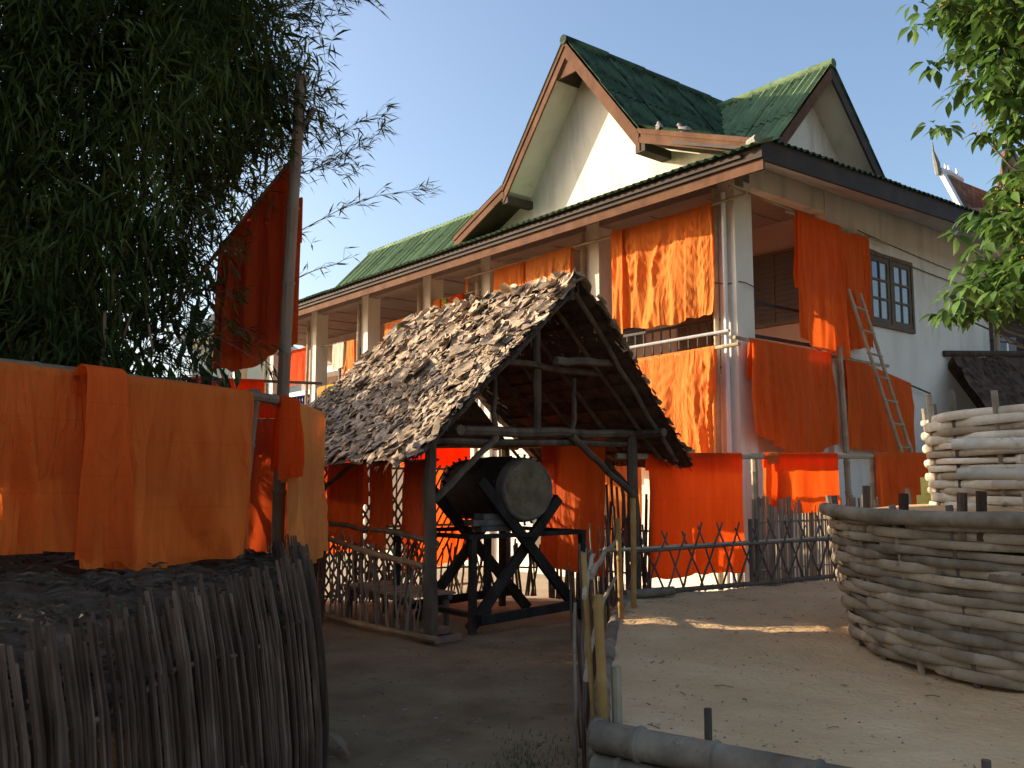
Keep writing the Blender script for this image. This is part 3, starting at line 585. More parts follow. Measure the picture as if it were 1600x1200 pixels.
robe('wide orange robe hanging low next to the corner column, shaded side', [bp(-.17, .05, 3.66), bp(-.17, 1.1, 3.64), bp(-.17, 2.15, 3.63)], [1.36, 1.66, 1.42], nB, 'rust', .09, 3.0, .4, 23, .03, nx=90, ny=70, swag=.013, pins=2)
rail('sloping pole on side wall behind the ladder', bp(-.12, 2.3, 3.70), bp(-.12, 5.5, 3.22), .018, 'stick', seed=44)
robe('wide dull orange robe on side wall, ladder leaning in front', [bp(-.13, 2.6, 3.66), bp(-.13, 3.7, 3.5), bp(-.13, 4.75, 3.34)], [1.5, 1.38, 1.25], nB, 'rust', .06, 3, .4, 24, .022, nx=70, ny=50)
rail('upright bamboo pole between the two low robes on side wall', bp(-.34, 2.27, 0), bp(-.26, 2.27, 3.75), .05, 'bamboo', 'bamboo_pole', 'bamboo pole', 45, .5)
# --- line of robes near the ground
GR0, GR1 = V((1.30, 11.25, 1.93)), V((6.2, 13.0, 1.99)); gd = (GR1 - GR0).normalized(); gn = V((gd.y, -gd.x, 0))
rail('long bamboo rail low before the building carrying three robes', GR0, GR1, .04, seed=51, r1=.035)
gp = lambda k: GR0 + gd * k
for k, lb in ((2.02, 'post of the low robe rail in front of corner column'), (3.95, 'post of the low robe rail by the side wall')):
    p = gp(k); rail(lb, (p.x, p.y + .06, 0), (p.x, p.y + .05, 1.97), .045, 'bamboo', 'bamboo_post', 'bamboo post', int(k * 9), .4)
robe('wide red robe on the low rail, lower right of thatch', [gp(.42), gp(1.1), gp(1.80)], [1.52, 1.5, 1.48], gn, 'red', .035, 3, .12, 52, .042, nx=70, ny=56, fine=.6)
robe('short red robe on the low rail beside the corner column', [gp(2.16), gp(3.32)], [.78, .74], gn, 'red', .03, 3, .2, 53, .042, nx=56, ny=36, fine=.6)
robe('narrow edge of an orange robe under the short red one', [gp(2.18), gp(2.36)], [1.2, 1.0], -gn, 'orange', .03, 6, .1, 54, .05, nx=16, ny=30)
robe('dull orange robe on the low rail beneath the ladder', [gp(3.95), gp(4.95)], [.80, .78], gn, 'rust', .04, 3.5, .7, 55, .042, nx=56, ny=36)
rail('short rail behind hut carrying a sunlit amber robe', (1.2, 12.6, 2.05), (2.6, 12.9, 2.05), .03, seed=56)
robe('sunlit amber robe seen between hut post and red robe', [(1.30, 12.6, 2.05), (1.80, 12.7, 2.05)], [1.3, 1.3], (.2, -1, 0), 'amber', .06, 5, .4, 57, .03, nx=40, ny=36)

# --- ladder leaning on the side wall
lad = thing('bamboo_ladder', bp(-.75, 3.75, 0), 'slim bamboo ladder leaning against the shaded side wall', 'ladder')
la0, la1, lb0, lb1 = bp(-1.0, 3.85, 0), bp(-.30, 2.55, 4.72), bp(-1.0, 4.20, 0), bp(-.30, 2.90, 4.70)
for k, (p, q) in enumerate(((la0, la1), (lb0, lb1))):
    m = MB(); m.culm(p, q, .036, .028, .4, .004, 8, 61 + k); m.build('ladder_rail', 'bamboo', lad)
for k in range(12):
    f = .06 + k * .08; p, q = la0.lerp(la1, f), lb0.lerp(lb1, f); e = (q - p).normalized() * .05; m = MB(); m.tube([p - e, q + e], .018, 6); m.build('rung', 'bamboo', lad)

# --- wires
def wire(label, pts, r=.006, sag=0., group='wires on the building'):
    m = MB(); n = 18; P = []
    for i in range(n + 1):
        q = poly_at(pts, i / n); P.append(q - Z * sag * math.sin(math.pi * i / n))
    m.tube(P, r, 5); return m.build('electric_wire', 'wire', None, label=label, cat='wire', group=group)
wire('thin black wire running under the side eave past the robes', [bp(-.03, 2.5, 5.75), bp(-.03, 5, 5.62), bp(-.03, 8.3, 5.45)], .009, .05)
wire('black cable running above the casement window', [bp(-.02, 3.4, 5.92), bp(-.02, 6, 5.78), bp(-.02, 8.3, 5.7)], .007, .02)
wire('thin wire tied round the corner column at mid height', [bp(.5, -.12, 4.42), bp(.35, -.16, 4.55), bp(.15, -.03, 4.52), bp(-.03, .1, 4.54), bp(-.06, .5, 4.46)], .008)

# --- pigeons on the flare of the gable
def pigeon(label, p, face, up=.0):
    m = MB(); f = V(face).normalized(); ctr = [(-.17, .035, .012), (-.12, .045, .022), (-.06, .07, .055), (.0, .085, .066), (.055, .10, .06), (.085, .135, .042), (.098, .168, .03), (.108, .195, .031), (.128, .205, .026), (.142, .2, .012), (.158, .194, .004)]
    m.tube([V(p) + f * (a * .9) + Z * (b + up) for a, b, r_ in ctr], [r_ for *_, r_ in ctr], 10)
    for sgn in (-1, 1): m.tube([V(p) + f.cross(Z) * sgn * .025 + Z * .05, V(p) + f.cross(Z) * sgn * .025 - Z * .01], .006, 5)
    return m.build('pigeon', 'pigeon', None, label=label, cat='pigeon', group='pigeons on the roof')
pigeon('grey-brown pigeon on roof edge, nearer the gable board', bp(.97, -.52, 6.975), u * .6 + v * .6)
pigeon('grey-brown pigeon on roof edge, farther from gable board', bp(.47, -.50, 6.77), u * .9 - v * .3)

# ================================================================== DRUM HUT
hut = thing('drum_hut', H, 'open bamboo and timber hut roofed with curled dry leaf thatch', 'hut')
def crooked(m, p, q, r0, r1=None, seed=0, k=.015, n=8):
    rg = random.Random(seed); p, q = V(p), V(q); r1 = r1 or r0 * .9; N = 7
    m.tube([p.lerp(q, i / N) + (V((rg.uniform(-1, 1), rg.uniform(-1, 1), rg.uniform(-1, 1))) * k if 0 < i < N else V()) for i in range(N + 1)],
           [lerp(r0, r1, i / N) * rg.uniform(.92, 1.08) for i in range(N + 1)], n)
def hpole(name, p, q, r, seed, mat='log', r1=None, k=.015):
    m = MB(); crooked(m, hp(*p), hp(*q), r, r1, seed, k); return m.build(name, mat, hut)
RS, RE, RB, RF = 2.0, 1.84, 2.85, -.62          # half width, eave height, back and front ends of the roof
RZ = 3.80; RBq = lambda q, sg=-1: RB - .08 + (.64 * q if sg < 0 else -.35 * q); RFq = lambda q: RF + .24 * max(0, q - .3); slope = (RZ - RE) / RS
for i, (s_, t) in enumerate(((0, 0), (3.0, 0), (0, 2.5), (3.0, 2.5))): hpole('post', (s_, t, 0), (s_ - .03, t, 2.2), .075 if i < 2 else .065, 70 + i, r1=.062)
hpole('king_post', (1.42, 0, 2.15), (1.42, 0, 3.45), .05, 75); hpole('king_post', (1.5, 2.5, 2.15), (1.5, 2.5, 3.6), .05, 76)
hpole('tie_beam', (-.25, 0, 2.14), (3.25, 0, 2.20), .06, 77); hpole('tie_beam', (-.2, .06, 2.02), (3.15, .05, 2.08), .04, 78); hpole('tie_beam', (-.2, 2.5, 2.12), (3.2, 2.5, 2.12), .055, 79)
hpole('wall_plate', (.0, -.5, 2.12), (.0, 2.8, 2.10), .05, 80); hpole('wall_plate', (3.0, -.5, 2.20), (3.0, 2.8, 2.12), .05, 81)
hpole('collar_beam', (.55, -.04, 2.93), (2.35, -.04, 2.90), .042, 82); hpole('collar_beam', (1.4, -.35, 2.95), (2.55, -.35, 3.0), .05, 83)
hpole('strut', (.82, 0, 2.15), (.80, 0, 2.78), .03, 84); hpole('strut', (1.98, 0, 2.15), (2.0, 0, 2.82), .032, 85)
hpole('brace', (.02, -.02, 1.42), (.82, -.04, 2.10), .04, 86); hpole('brace', (1.92, -.04, 2.14), (2.97, -.04, 1.42), .045, 87)
hpole('brace', (3.0, .05, 1.5), (3.0, .8, 2.12), .035, 88); hpole('brace', (0, .9, 2.1), (.0, 2.45, 1.5), .03, 89); hpole('brace', (.3, 2.5, 1.9), (1.0, 1.0, 2.1), .03, 91)
hpole('ridge_pole', (1.5, RF + .1, RZ - .14), (1.5, RB - .05, RZ - .14), .05, 90)
for i, t in enumerate((RF + .08, -.08, .55, 1.15, 1.75, 2.35, RB - .05)):
    for sg in (-1, 1):
        z0 = RE + .04; hpole('rafter', (1.5 + sg * .03, t + .02 * sg, RZ - .10), (1.5 + sg * (RS - .12), t + (.2 if i == 0 else (.35 if i == 6 else .06 * i) if sg < 0 else -.04 * i), z0), .028 if i else .032, 100 + i * 2 + (sg > 0), 'log', k=.012)
# thatch courses (underside) as strips of stitched leaves
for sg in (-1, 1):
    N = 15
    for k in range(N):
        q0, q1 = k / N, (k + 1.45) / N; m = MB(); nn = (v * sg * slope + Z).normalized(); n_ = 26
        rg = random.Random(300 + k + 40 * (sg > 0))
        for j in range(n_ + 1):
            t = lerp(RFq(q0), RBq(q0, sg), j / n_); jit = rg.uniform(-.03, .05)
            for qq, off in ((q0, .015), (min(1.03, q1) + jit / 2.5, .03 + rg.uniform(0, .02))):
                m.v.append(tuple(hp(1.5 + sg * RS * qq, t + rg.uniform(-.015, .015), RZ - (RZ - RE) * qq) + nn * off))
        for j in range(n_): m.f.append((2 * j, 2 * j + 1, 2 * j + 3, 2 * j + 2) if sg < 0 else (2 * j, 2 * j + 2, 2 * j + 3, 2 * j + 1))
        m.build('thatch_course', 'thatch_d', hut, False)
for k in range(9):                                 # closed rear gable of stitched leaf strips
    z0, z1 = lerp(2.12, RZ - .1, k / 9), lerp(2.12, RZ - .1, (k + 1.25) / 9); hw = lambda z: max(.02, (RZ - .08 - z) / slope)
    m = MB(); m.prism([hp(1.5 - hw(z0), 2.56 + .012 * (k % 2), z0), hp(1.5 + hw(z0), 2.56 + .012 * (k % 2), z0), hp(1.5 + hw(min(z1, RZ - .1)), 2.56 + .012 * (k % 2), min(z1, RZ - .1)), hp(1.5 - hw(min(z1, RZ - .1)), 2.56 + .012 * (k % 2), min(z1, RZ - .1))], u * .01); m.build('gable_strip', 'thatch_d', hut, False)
# curled leaves on top: big ones are parts, the fine fill is one part
def leaf_mesh(seed, n=3):
    rg = random.Random(seed); m = MB(); cx, cy, tw = rg.uniform(-.7, .7), rg.uniform(-.3, .8), rg.uniform(-.4, .4)
    for j in range(n + 1):
        for i in range(n + 1):
            x, y = i / n - .5, j / n - .5
            wv = (1 - .45 * abs(y) ** 1.5) * (1 if 0 < j < n else rg.uniform(.55, .95))
            m.v.append((x * wv + rg.uniform(-.06, .06), y + rg.uniform(-.09, .09), cx * x * x + cy * (y + .1) * abs(y) + tw * x * y + rg.uniform(-.07, .07)))
    for j in range(n):
        for i in range(n): a = j * (n + 1) + i; m.f.append((a, a + 1, a + n + 2, a + n + 1))
    return m
LS = [leaf_mesh(950 + i, 2) for i in range(10)]; LM = [leaf_mesh(900 + i) for i in range(10)]; LME = [m.mesh('thatch_leaf', 'thatch', False) for m in LM]
rg = random.Random(5); spots = []
def leaf_mat(sg, t, q, size, lift, rg):
    nn = (v * sg * slope + Z).normalized(); dn = (v * sg - Z * slope).normalized()
    p = hp(1.5 + sg * RS * q, t, RZ - (RZ - RE) * q) + nn * lift
    yv = (-dn + u * rg.uniform(-.5, .5) + nn * rg.uniform(-.34, .06)).normalized(); xv = (u + nn * rg.uniform(-.3, .3)); xv = (xv - yv * xv.dot(yv)).normalized(); zv = xv.cross(yv)
    if zv.dot(nn) < 0: xv = -xv; zv = -zv
    w_ = size * rg.uniform(.7, 1.15); l_ = size * rg.uniform(.85, 1.35); h_ = size * 1.0
    return Matrix(((xv.x * w_, yv.x * l_, zv.x * h_, p.x), (xv.y * w_, yv.y * l_, zv.y * h_, p.y), (xv.z * w_, yv.z * l_, zv.z * h_, p.z), (0, 0, 0, 1)))
fill = MB()
for sg in (-1, 1):
    rows = 40 if sg < 0 else 26
    for k in range(rows):
        q = .005 + k / rows * 1.02
        big = q < .36; size = (.19 if q < .12 else .155) if big else (.068 if q < .88 else .12)
        n_ = int((RBq(q, sg) - RFq(q)) / (size * (.62 if big else .5)))
        for j in range(n_):
            t = lerp(RFq(q) - .04, RBq(q, sg) + .04, (j + rg.uniform(0, 1)) / n_)
            mw = leaf_mat(sg, t, min(1.04, q + rg.uniform(-.02, .02)), size * rg.uniform(.75, 1.3), .05 + rg.uniform(0, .035), rg); kk = rg.randrange(10)
            if sg < 0 and big and len(spots) < 262 and rg.random() < .80: spots.append((mw, kk))
            else: q_ = LM if big else LS; fill.add([mw @ V(c) for c in q_[kk].v], q_[kk].f)
for q, t, sz in ((.42, .3, .3), (.40, -.25, .28), (.5, .9, .32), (.53, 1.15, .3), (.55, -.1, .24), (.37, 1.6, .26), (.5, 2.2, .24)):   # loose curled scraps
    for k in range(3): spots.append((leaf_mat(-1, t + rg.uniform(-.1, .1), q + rg.uniform(-.02, .02), sz * rg.uniform(.7, 1), .09, rg), rg.randrange(10)))
for mw, kk in spots[:290]: put('thatch_leaf', LME[kk], hut, mw)
for j in range(22):                               # folded over the ridge
    mw = leaf_mat(rg.choice((-1, 1)), lerp(RF, RB, (j + .5) / 22), .0, .22, .08, rg); fill.add([mw @ V(c) for c in LM[j % 10].v], LM[j % 10].f)
fill.build('thatch_fill', 'thatch', hut, False, kind='stuff')
# ragged tips at the gable edge and eaves
tip = MB(); rg = random.Random(8)
for sg in (-1, 1):
    for k in range(170):
        q = rg.uniform(0, 1.02); fr_ = rg.random() < .7; t = RFq(q) + rg.uniform(-.03, .03) if fr_ else lerp(RFq(1), RBq(1, sg), rg.random()); q = q if fr_ else 1.0
        p = hp(1.5 + sg * RS * q, t, RZ - (RZ - RE) * q + rg.uniform(-.01, .05)); d = (v * sg * rg.uniform(.3, 1) - Z * rg.uniform(.3, 1.1) - u * (rg.uniform(0, .7) if fr_ else 0)).normalized()
        sd = d.cross(Z).normalized() * rg.uniform(.008, .025); l_ = rg.uniform(.06, .2); tip.add([p - sd, p + sd, p + d * l_], [(0, 1, 2)])
tip.build('thatch_fringe', 'thatch_d', hut, False, kind='stuff')
for k in range(3):                                 # stone footing under the near left post
    m = MB(); m.obox(hp(.12 + .1 * (k % 2), -.03 + .06 * k, .035 + .066 * (k > 1)), v * .14, u * .07, Z * .033); m.build('footing_brick', 'brick', hut, False)
# left side railing of thin sticks
rf = thing('hut_stick_railing', hp(0, 1.2, 0), 'rustic railing of thin crossed sticks on the left side of the hut', 'railing')
for p, q, r_, sd in (((-.06, -.22, .06), (-.06, 2.5, .05), .036, 1), ((-.07, .02, .76), (-.07, 2.85, 1.05), .036, 2)):
    m = MB(); m.culm(hp(*p), hp(*q), r_, r_ * .85, .3, .01, 8, sd); m.build('rail', 'pole', rf)
rg = random.Random(21)
for k in range(40):
    t = .12 + k * .062 + rg.uniform(-.03, .03); m = MB(); crooked(m, hp(-.03 + rg.uniform(-.03, .03), t, .03), hp(-.03 + rg.uniform(-.03, .03), t + rg.uniform(-.22, .22), .80 + t * .1 + rg.uniform(-.04, .1)), rg.uniform(.008, .014), None, k, .012, 5); m.build('stick', 'slat' if k % 3 else 'stick', rf)
m = MB(); crooked(m, hp(.1, .05, .98), hp(.15, 2.75, 1.14), .035, .03, 5, .03); m.build('branch_rail', 'stick', rf)
# platform
pf = thing('sleeping_platform', hp(.55, 1.5, 0), 'low woven bamboo platform inside the hut behind the stick railing', 'platform')
for k in range(16): m = MB(); t = .75 + k * .095; m.obox(hp(.5, t, .37), v * .32, u * .042, Z * .012); m.build('slat', 'slat', pf, False)
for s_, t in ((.25, .8), (.75, .8), (.25, 2.1), (.75, 2.1)): m = MB(); m.tube([hp(s_, t, 0), hp(s_, t, .30)], .04, 7); m.build('leg', 'stick', pf)
for s_ in (.25, .75): m = MB(); m.tube([hp(s_, .72, .325), hp(s_, 2.2, .325)], .033, 7); m.build('bearer', 'stick', pf)

# drum
DA = R(34); dax = V((-math.sin(DA), math.cos(DA), .0)); df = hp(1.5, .26, 1.52)
drum = thing('temple_drum', df, 'big dark barrel drum with pale hide face lying under the thatch', 'drum')
def ring(m, ctr, ax, prof, n=40):
    x = ax.cross(Z).normalized(); y = x.cross(ax); k = len(m.v)
    for r_, a in prof:
        for j in range(n): th = 2 * math.pi * j / n; m.v.append(tuple(ctr + ax * a + (x * math.cos(th) + y * math.sin(th)) * r_))
    for i in range(len(prof) - 1):
        for j in range(n): m.f.append((k + i * n + j, k + i * n + (j + 1) % n, k + (i + 1) * n + (j + 1) % n, k + (i + 1) * n + j))
    return x, y
DL = 1.42; m = MB(); ring(m, df, dax, [(.345, .03), (.36, .12), (.39, .4), (.40, .71), (.39, 1.0), (.36, 1.3), (.34, DL)]); m.build('barrel', 'black', drum)
for e, sg in ((0, -1), (DL, 1)):
    m = MB(); ring(m, df + dax * e, dax, [(.002, sg * .012), (.15, sg * .012), (.28, sg * .010), (.315, sg * .004), (.325, -sg * .02)]); hd = m.build('drumhead', 'skin', drum)
    m = MB(); ring(m, df + dax * e, dax, [(.312, sg * .006), (.326, sg * .018), (.350, sg * .012), (.366, -sg * .03), (.375, -sg * .10), (.36, -sg * .105)]); m.build('hide_collar', 'stick', drum)
    x = dax.cross(Z).normalized(); y = x.cross(dax)
    for j in range(26):
        th = 2 * math.pi * j / 26; rr = x * math.cos(th) + y * math.sin(th); m = MB(); m.tube([df + dax * (e - sg * .13) + rr * .355, df + dax * (e - sg * .125) + rr * .415], [.014, .018], 6); m.build('peg', 'black', drum)
st = thing('drum_stand', hp(1.5, 1, 0), 'blackened timber stand of crossed beams carrying the drum', 'stand')
def sbar(p, q, w_=.10, h_=.07, name='beam', mat='black', par=st): m = MB(); m.bar(hp(*p), hp(*q), w_, h_, u); m.build(name, mat, par, False)
for t, d in ((.32, 0), (1.35, .05)):
    sbar((2.42, t, 0), (.86 - d, t, 1.63), .12, .06, 'crossed_beam'); sbar((.78, t + .075, 0), (2.1, t + .075, 1.42), .12, .06, 'crossed_beam')
for s_ in (.62, 2.3): sbar((s_, .15, 1.02), (s_, 1.75, 1.02), .05, .05, 'frame_rail')
for t in (.18, 1.7): sbar((.62, t, 1.02), (2.3, t, 1.02), .05, .05, 'frame_rail')
for s_, t in ((.66, .18), (2.28, .18), (.66, 1.7), (2.28, 1.7), (1.3, .75)): sbar((s_, t, 0), (s_, t, 1.0), .07, .07, 'frame_leg')
sbar((.7, .1, .14), (2.3, .12, .20), .10, .05, 'stretcher'); sbar((.7, 1.6, .14), (2.3, 1.6, .2), .10, .05, 'stretcher'); sbar((.72, .1, .18), (.72, 1.7, .18), .05, .09, 'stretcher')
for k, (z, a, b, dt) in enumerate(((1.085, .95, 1.5, .0), (1.155, .82, 1.42, -.03), (1.22, 1.0, 1.42, .02))):
    m = MB(); m.obox(hp((a + b) / 2, .5 + dt, z), v * (b - a) / 2, u * .09, Z * .032); m.build('packing_block', 'plank', st, False)

# robes under and behind the hut
rail('thin line under the left eave of the hut holding robes', hp(.12, .05, 1.84), hp(.12, 2.7, 1.83), .012, 'stick', seed=131)
robe('dark red robe hanging at left rear under the hut eave', [hp(.15, 2.5, 1.82), hp(.15, 1.6, 1.82)], [.86, .95], nA, 'gauze', .05, 5, .5, 61, .016, nx=40, ny=36)
robe('narrow dark red robe hanging mid-way along the hut railing', [hp(.13, 1.45, 1.84), hp(.13, 1.02, 1.84)], [.94, 1.02], nA, 'gauze', .04, 6, .7, 62, .016, nx=26, ny=36, lean=-.02)
robe('narrow dark red robe hanging next to near left hut post', [hp(.15, .74, 1.82), hp(.15, .3, 1.82)], [.74, .8], nA, 'deep', .04, 6, .6, 63, .016, nx=26, ny=30)
rail('thin pole on right side of the hut holding the see-through robe', hp(2.86, .1, 2.15), hp(2.86, 1.9, 2.13), .016, 'stick', seed=132)
robe('long see-through red robe hanging on right side of the hut', [hp(2.83, 1.25, 2.14), hp(2.83, .30, 2.15)], [1.66, 1.70], nA, 'gauze', .04, 4, 0, 64, .02, nx=50, ny=50)
robe('darker red robe beside drum face on right side of hut', [hp(2.90, 1.58, 2.13), hp(2.90, 1.2, 2.14)], [1.62, 1.66], nA, 'deep', .05, 5, .2, 65, .02, nx=36, ny=46)
rail('bamboo rail behind the hut carrying a glowing red robe', hp(1.0, 3.35, 2.2), hp(3.6, 3.35, 2.2), .025, seed=133)
for s_, lb in ((1.02, 'post of the rail behind the hut, left of glowing robe'), (3.55, 'post of the rail behind the hut, right of glowing robe')): rail(lb, hp(s_, 3.35, 0), hp(s_, 3.35, 2.25), .03, 'stick', 'rail_post', 'post', int(s_ * 9))
robe('glowing red robe behind the drum, lit from behind', [hp(1.75, 3.35, 2.2), hp(2.4, 3.35, 2.2), hp(2.95, 3.35, 2.2)], [1.85, 1.8, 1.75], -u, 'red', .05, 4, .2, 66, .03, nx=50, ny=44)
rail('far bamboo rail behind the lattice holding two backlit robes', hp(-1.3, 4.1, 2.0), hp(1.75, 4.1, 2.0), .025, seed=135)
for s_, lb in ((-1.28, 'left post of the rail behind the lattice'), (1.72, 'right post of the rail behind the lattice')): rail(lb, hp(s_, 4.13, 0), hp(s_, 4.13, 2.05), .03, 'stick', 'rail_post', 'post', 60 + int(s_ * 9))
robe('backlit red robe seen through the lattice, nearer hut corner', [hp(-1.1, 4.1, 2.0), hp(.05, 4.1, 2.0)], [1.25, 1.3], -u, 'red', .06, 4, .15, 68, .03, nx=44, ny=36)
robe('backlit red robe seen through the lattice, nearer the drum', [hp(.15, 4.1, 2.0), hp(1.5, 4.1, 2.0)], [1.45, 1.4], -u, 'red', .06, 4, .15, 69, .03, nx=44, ny=36)
rail('bamboo rail at left behind hut holding a vivid red robe', (-4.6, 12.6, 1.95), (-2.6, 13.2, 1.95), .025, seed=134)
robe('vivid red robe between tall pole and hut corner', [(-4.2, 12.7, 1.95), (-2.95, 13.1, 1.95)], [1.25, 1.3], (.4, -1, 0), 'red', .08, 5, .3, 67, .03, nx=50, ny=40)
# lattice panel and stake fences round the hut
lat = thing('lattice_panel', hp(.7, 3.0, 0), 'diamond lattice of split bamboo behind the hut platform', 'lattice fence')
for k in range(23):
    for sg in (-1, 1):
        c = -.3 + k * .115; z0, z1 = .05, 1.85; ds = (z1 - z0) * .62; a, b = c, c + sg * ds
        if sg > 0: a -= .35; b -= .35
        pa, pb = hp(a, 3.0 + .012 * sg, z0), hp(b, 3.0 + .012 * sg, z1)
        m = MB(); m.bar(pa, pb, .028, .008, u); m.build('lattice_strip', 'stick', lat, False)
for z in (.15, 1.0, 1.8): m = MB(); m.culm(hp(-1.2, 3.04, z), hp(3.0, 3.04, z), .02, None, .4, .004, 6, int(z * 9)); m.build('rail', 'slat', lat)
def stakes(name, label, cat, path, n, h, mat, r=(.012, .018), lean=.06, seed=1, rails=(.3, .8), zb=None, flat=.55, group=None, jit=.06, railmat=None):
    rg = random.Random(seed); e = thing(name, V(poly_at(path, .5)), label, cat, group)
    for k in range(n):
        p = poly_at(path, (k + rg.uniform(.2, .8)) / n); hh = h * rg.uniform(1 - jit * 2, 1 + jit); z0 = p.z if zb is None else zb
        m = MB(); q = p + V((rg.uniform(-1, 1) * lean, rg.uniform(-1, 1) * lean * .4, hh)); m.tube([p, p.lerp(q, .5) + V((rg.uniform(-.01, .01), rg.uniform(-.01, .01), 0)), q], rg.uniform(*r), 5, flat); m.build('stake', mat, e)
    for z in rails:
        m = MB(); m.tube([poly_at(path, i / 12) + Z * z + V((0, .025 * (-1) ** i, 0)) for i in range(13)], .014, 6); m.build('rail', railmat or mat, e)
    return e
stakes('stake_fence', 'ragged leaning stake fence behind the see-through robe, right of hut', 'stake fence', [hp(3.32, 1.95, 0), hp(3.35, .9, 0), hp(3.30, .02, 0)], 44, 1.5, 'stick', (.013, .022), .12, 3, (.45, 1.0), jit=.14)
stakes('stake_fence', 'low stake fence at the back of the hut below the drum', 'stake fence', [hp(.9, 3.1, 0), hp(2.4, 3.0, 0), hp(3.3, 2.2, 0)], 46, .75, 'stick', (.012, .02), .2, 4, (.4,), jit=.2)
stakes('stake_fence', 'dark stakes rising between tall pole and hut corner', 'stake fence', [(-2.75, 10.6, 0), (-2.5, 10.9, 0), (-2.15, 10.4, 0)], 24, 1.15, 'stake', (.014, .022), .1, 5, (.5,), jit=.14)
rg = random.Random(77)
for k, od in enumerate(('leftmost', 'second from left', 'middle', 'second from right', 'rightmost')):
    p = hp(1.1 + k * .45, 2.75 + .1 * (k % 2), 0); q = p + V((rg.uniform(-.4, .4), rg.uniform(-.1, .1), rg.uniform(.6, 1.3)))
    m = MB(); crooked(m, p, q, .018, .012, k, .01, 6); m.build('leaning_stick', 'slat', None, label='thin stick leaning behind the drum stand, %s of five' % od, cat='stick', group='sticks leaning behind the hut')

# ================================================================== SAND TERRACE EDGING
ret = thing('log_retaining_edge', (.46, 4.7, 0), 'stacked thick grey bamboo logs holding the near edge of the sand', 'retaining edge')
for k, (z, dx, r_) in enumerate(((.055, -.02, .066), (.19, -.01, .068), (.335, .0, .078))):
    a_ = V((.43 + dx, 4.70 + dx, z)); b_ = V((4.6, 1.42, z + .015)); m = MB(); m.culm(a_, b_, r_, r_ * 1.05, .45, .0015, 14, 200 + k); m.build('log', 'bamboo_g', ret)
for f, hh in ((.10, .52), (.33, .5), (.6, .5)):
    p = V((.47, 4.74, 0)).lerp(V((4.6, 1.5, 0)), f) + V((.06, .075, 0)); m = MB(); m.tube([p, p + Z * hh], .019, 8); m.build('stake', 'stick', ret)
sid = thing('path_side_edge', (.8, 7, 0), 'grey bamboo logs edging the sand along the dirt path', 'retaining edge')
LP = [(x - .03, y, 0) for x, y in LEFT]
for k, (z, r_) in enumerate(((.06, .06), (.18, .06), (.30, .06))):
    for j in range(3):
        pts = [poly_at(LP, lerp(j / 3, (j + 1.06) / 3, i / 10)) + Z * (z + .07 * (j + .5) / 3) for i in range(11)]
        m = MB(); m.tube(pts, [r_ * (1.08 if i % 3 == 1 else 1) for i in range(11)], 10); m.build('log', 'bamboo_g', sid)
for f in (.07,): p = poly_at(LP, f); m = MB(); m.tube([p + V((.1, 0, 0)), p + V((.09, 0, .62))], .028, 8); m.build('stub', 'bamboo', sid)
# fence along the path: yellow bamboo posts with thin dark sticks
pfn = thing('path_fence', (.7, 7, 0), 'yellow bamboo posts and thin dark sticks between path and sand', 'fence')
for (x, y, top, r_, tilt) in ((.49, 4.95, 1.0, .030, -.03), (.46, 5.0, 1.22, .016, -.07), (.99, 8.35, 1.28, .026, -.02), (1.17, 8.95, 1.45, .030, .02)):
    m = MB(); m.culm((x, y, 0), (x + tilt, y, top), r_, r_ * .92, .38, .006, 10, int(x * 100)); m.build('post', 'bamboo_y', pfn)
rg = random.Random(15)
for k in range(24):
    f = .05 + .95 * (k / 24) ** 1.1; p = poly_at(LP, f * .95) + V((-.07 - .05 * rg.random(), .15, 0)); hh = rg.uniform(.95, 1.25)
    m = MB(); crooked(m, p, p + V((rg.uniform(-.1, .04), rg.uniform(-.08, .08), hh)), rg.uniform(.006, .011), None, k, .007, 5); m.build('stick', 'stake' if k % 3 else 'bamboo_g', pfn)
for z0, z1, a, b, r_ in ((.98, .98, .25, .95, .022), (.55, .62, .05, .95, .018), (1.0, 1.1, .0, .3, .014)):
    m = MB(); m.tube([poly_at(LP, lerp(a, b, i / 8)) + V((-.06, .1, lerp(z0, z1, i / 8) + .02 * math.sin(i * 2))) for i in range(9)], r_, 7); m.build('rail', 'bamboo', pfn)
# crossed lattice fence along the back of the sand
xf = thing('crossed_stick_fence', (2.5, 10.6, .4), 'low fence of crossed dark sticks along the far edge of the sand', 'lattice fence')
XA, XB = V((1.22, 9.86, .36)), V((4.75, 11.85, .44)); xd = (XB - XA).normalized(); xn = V((xd.y, -xd.x, 0)); rg = random.Random(31)
k = .12
while k < 3.9:
    for sg in (-1, 1):
        c = XA + xd * (k + rg.uniform(-.03, .03)); hw = rg.uniform(.15, .2); hh = rg.uniform(.66, .78)
        m = MB(); crooked(m, c - xd * sg * hw + xn * .014 * sg, c + xd * sg * hw * .9 + xn * .014 * sg + Z * hh, .014, .011, int(k * 90 + sg), .006, 6); m.build('stick', 'stick', xf)
    k += .27
m = MB(); m.culm(XA + Z * .53 - xd * .35, XA + xd * 3.9 + Z * .5, .022, .018, .4, .004, 8, 3); m.build('rail', 'bamboo', xf)
m = MB(); m.culm(XA + Z * .50 + xn * .05, XA + xd * 3.9 + Z * .47 + xn * .05, .018, .016, .4, .004, 8, 4); m.build('rail', 'stick', xf)
m = MB(); m.culm(XA + Z * .05, XA + xd * 4 + Z * .02, .03, .025, .4, .003, 8, 5); m.build('rail', 'stick', xf)
for kk in (1.82, 1.92): m = MB(); m.tube([XA + xd * kk - Z * .1, XA + xd * kk + Z * .78], .024, 7); m.build('post', 'stick', xf)
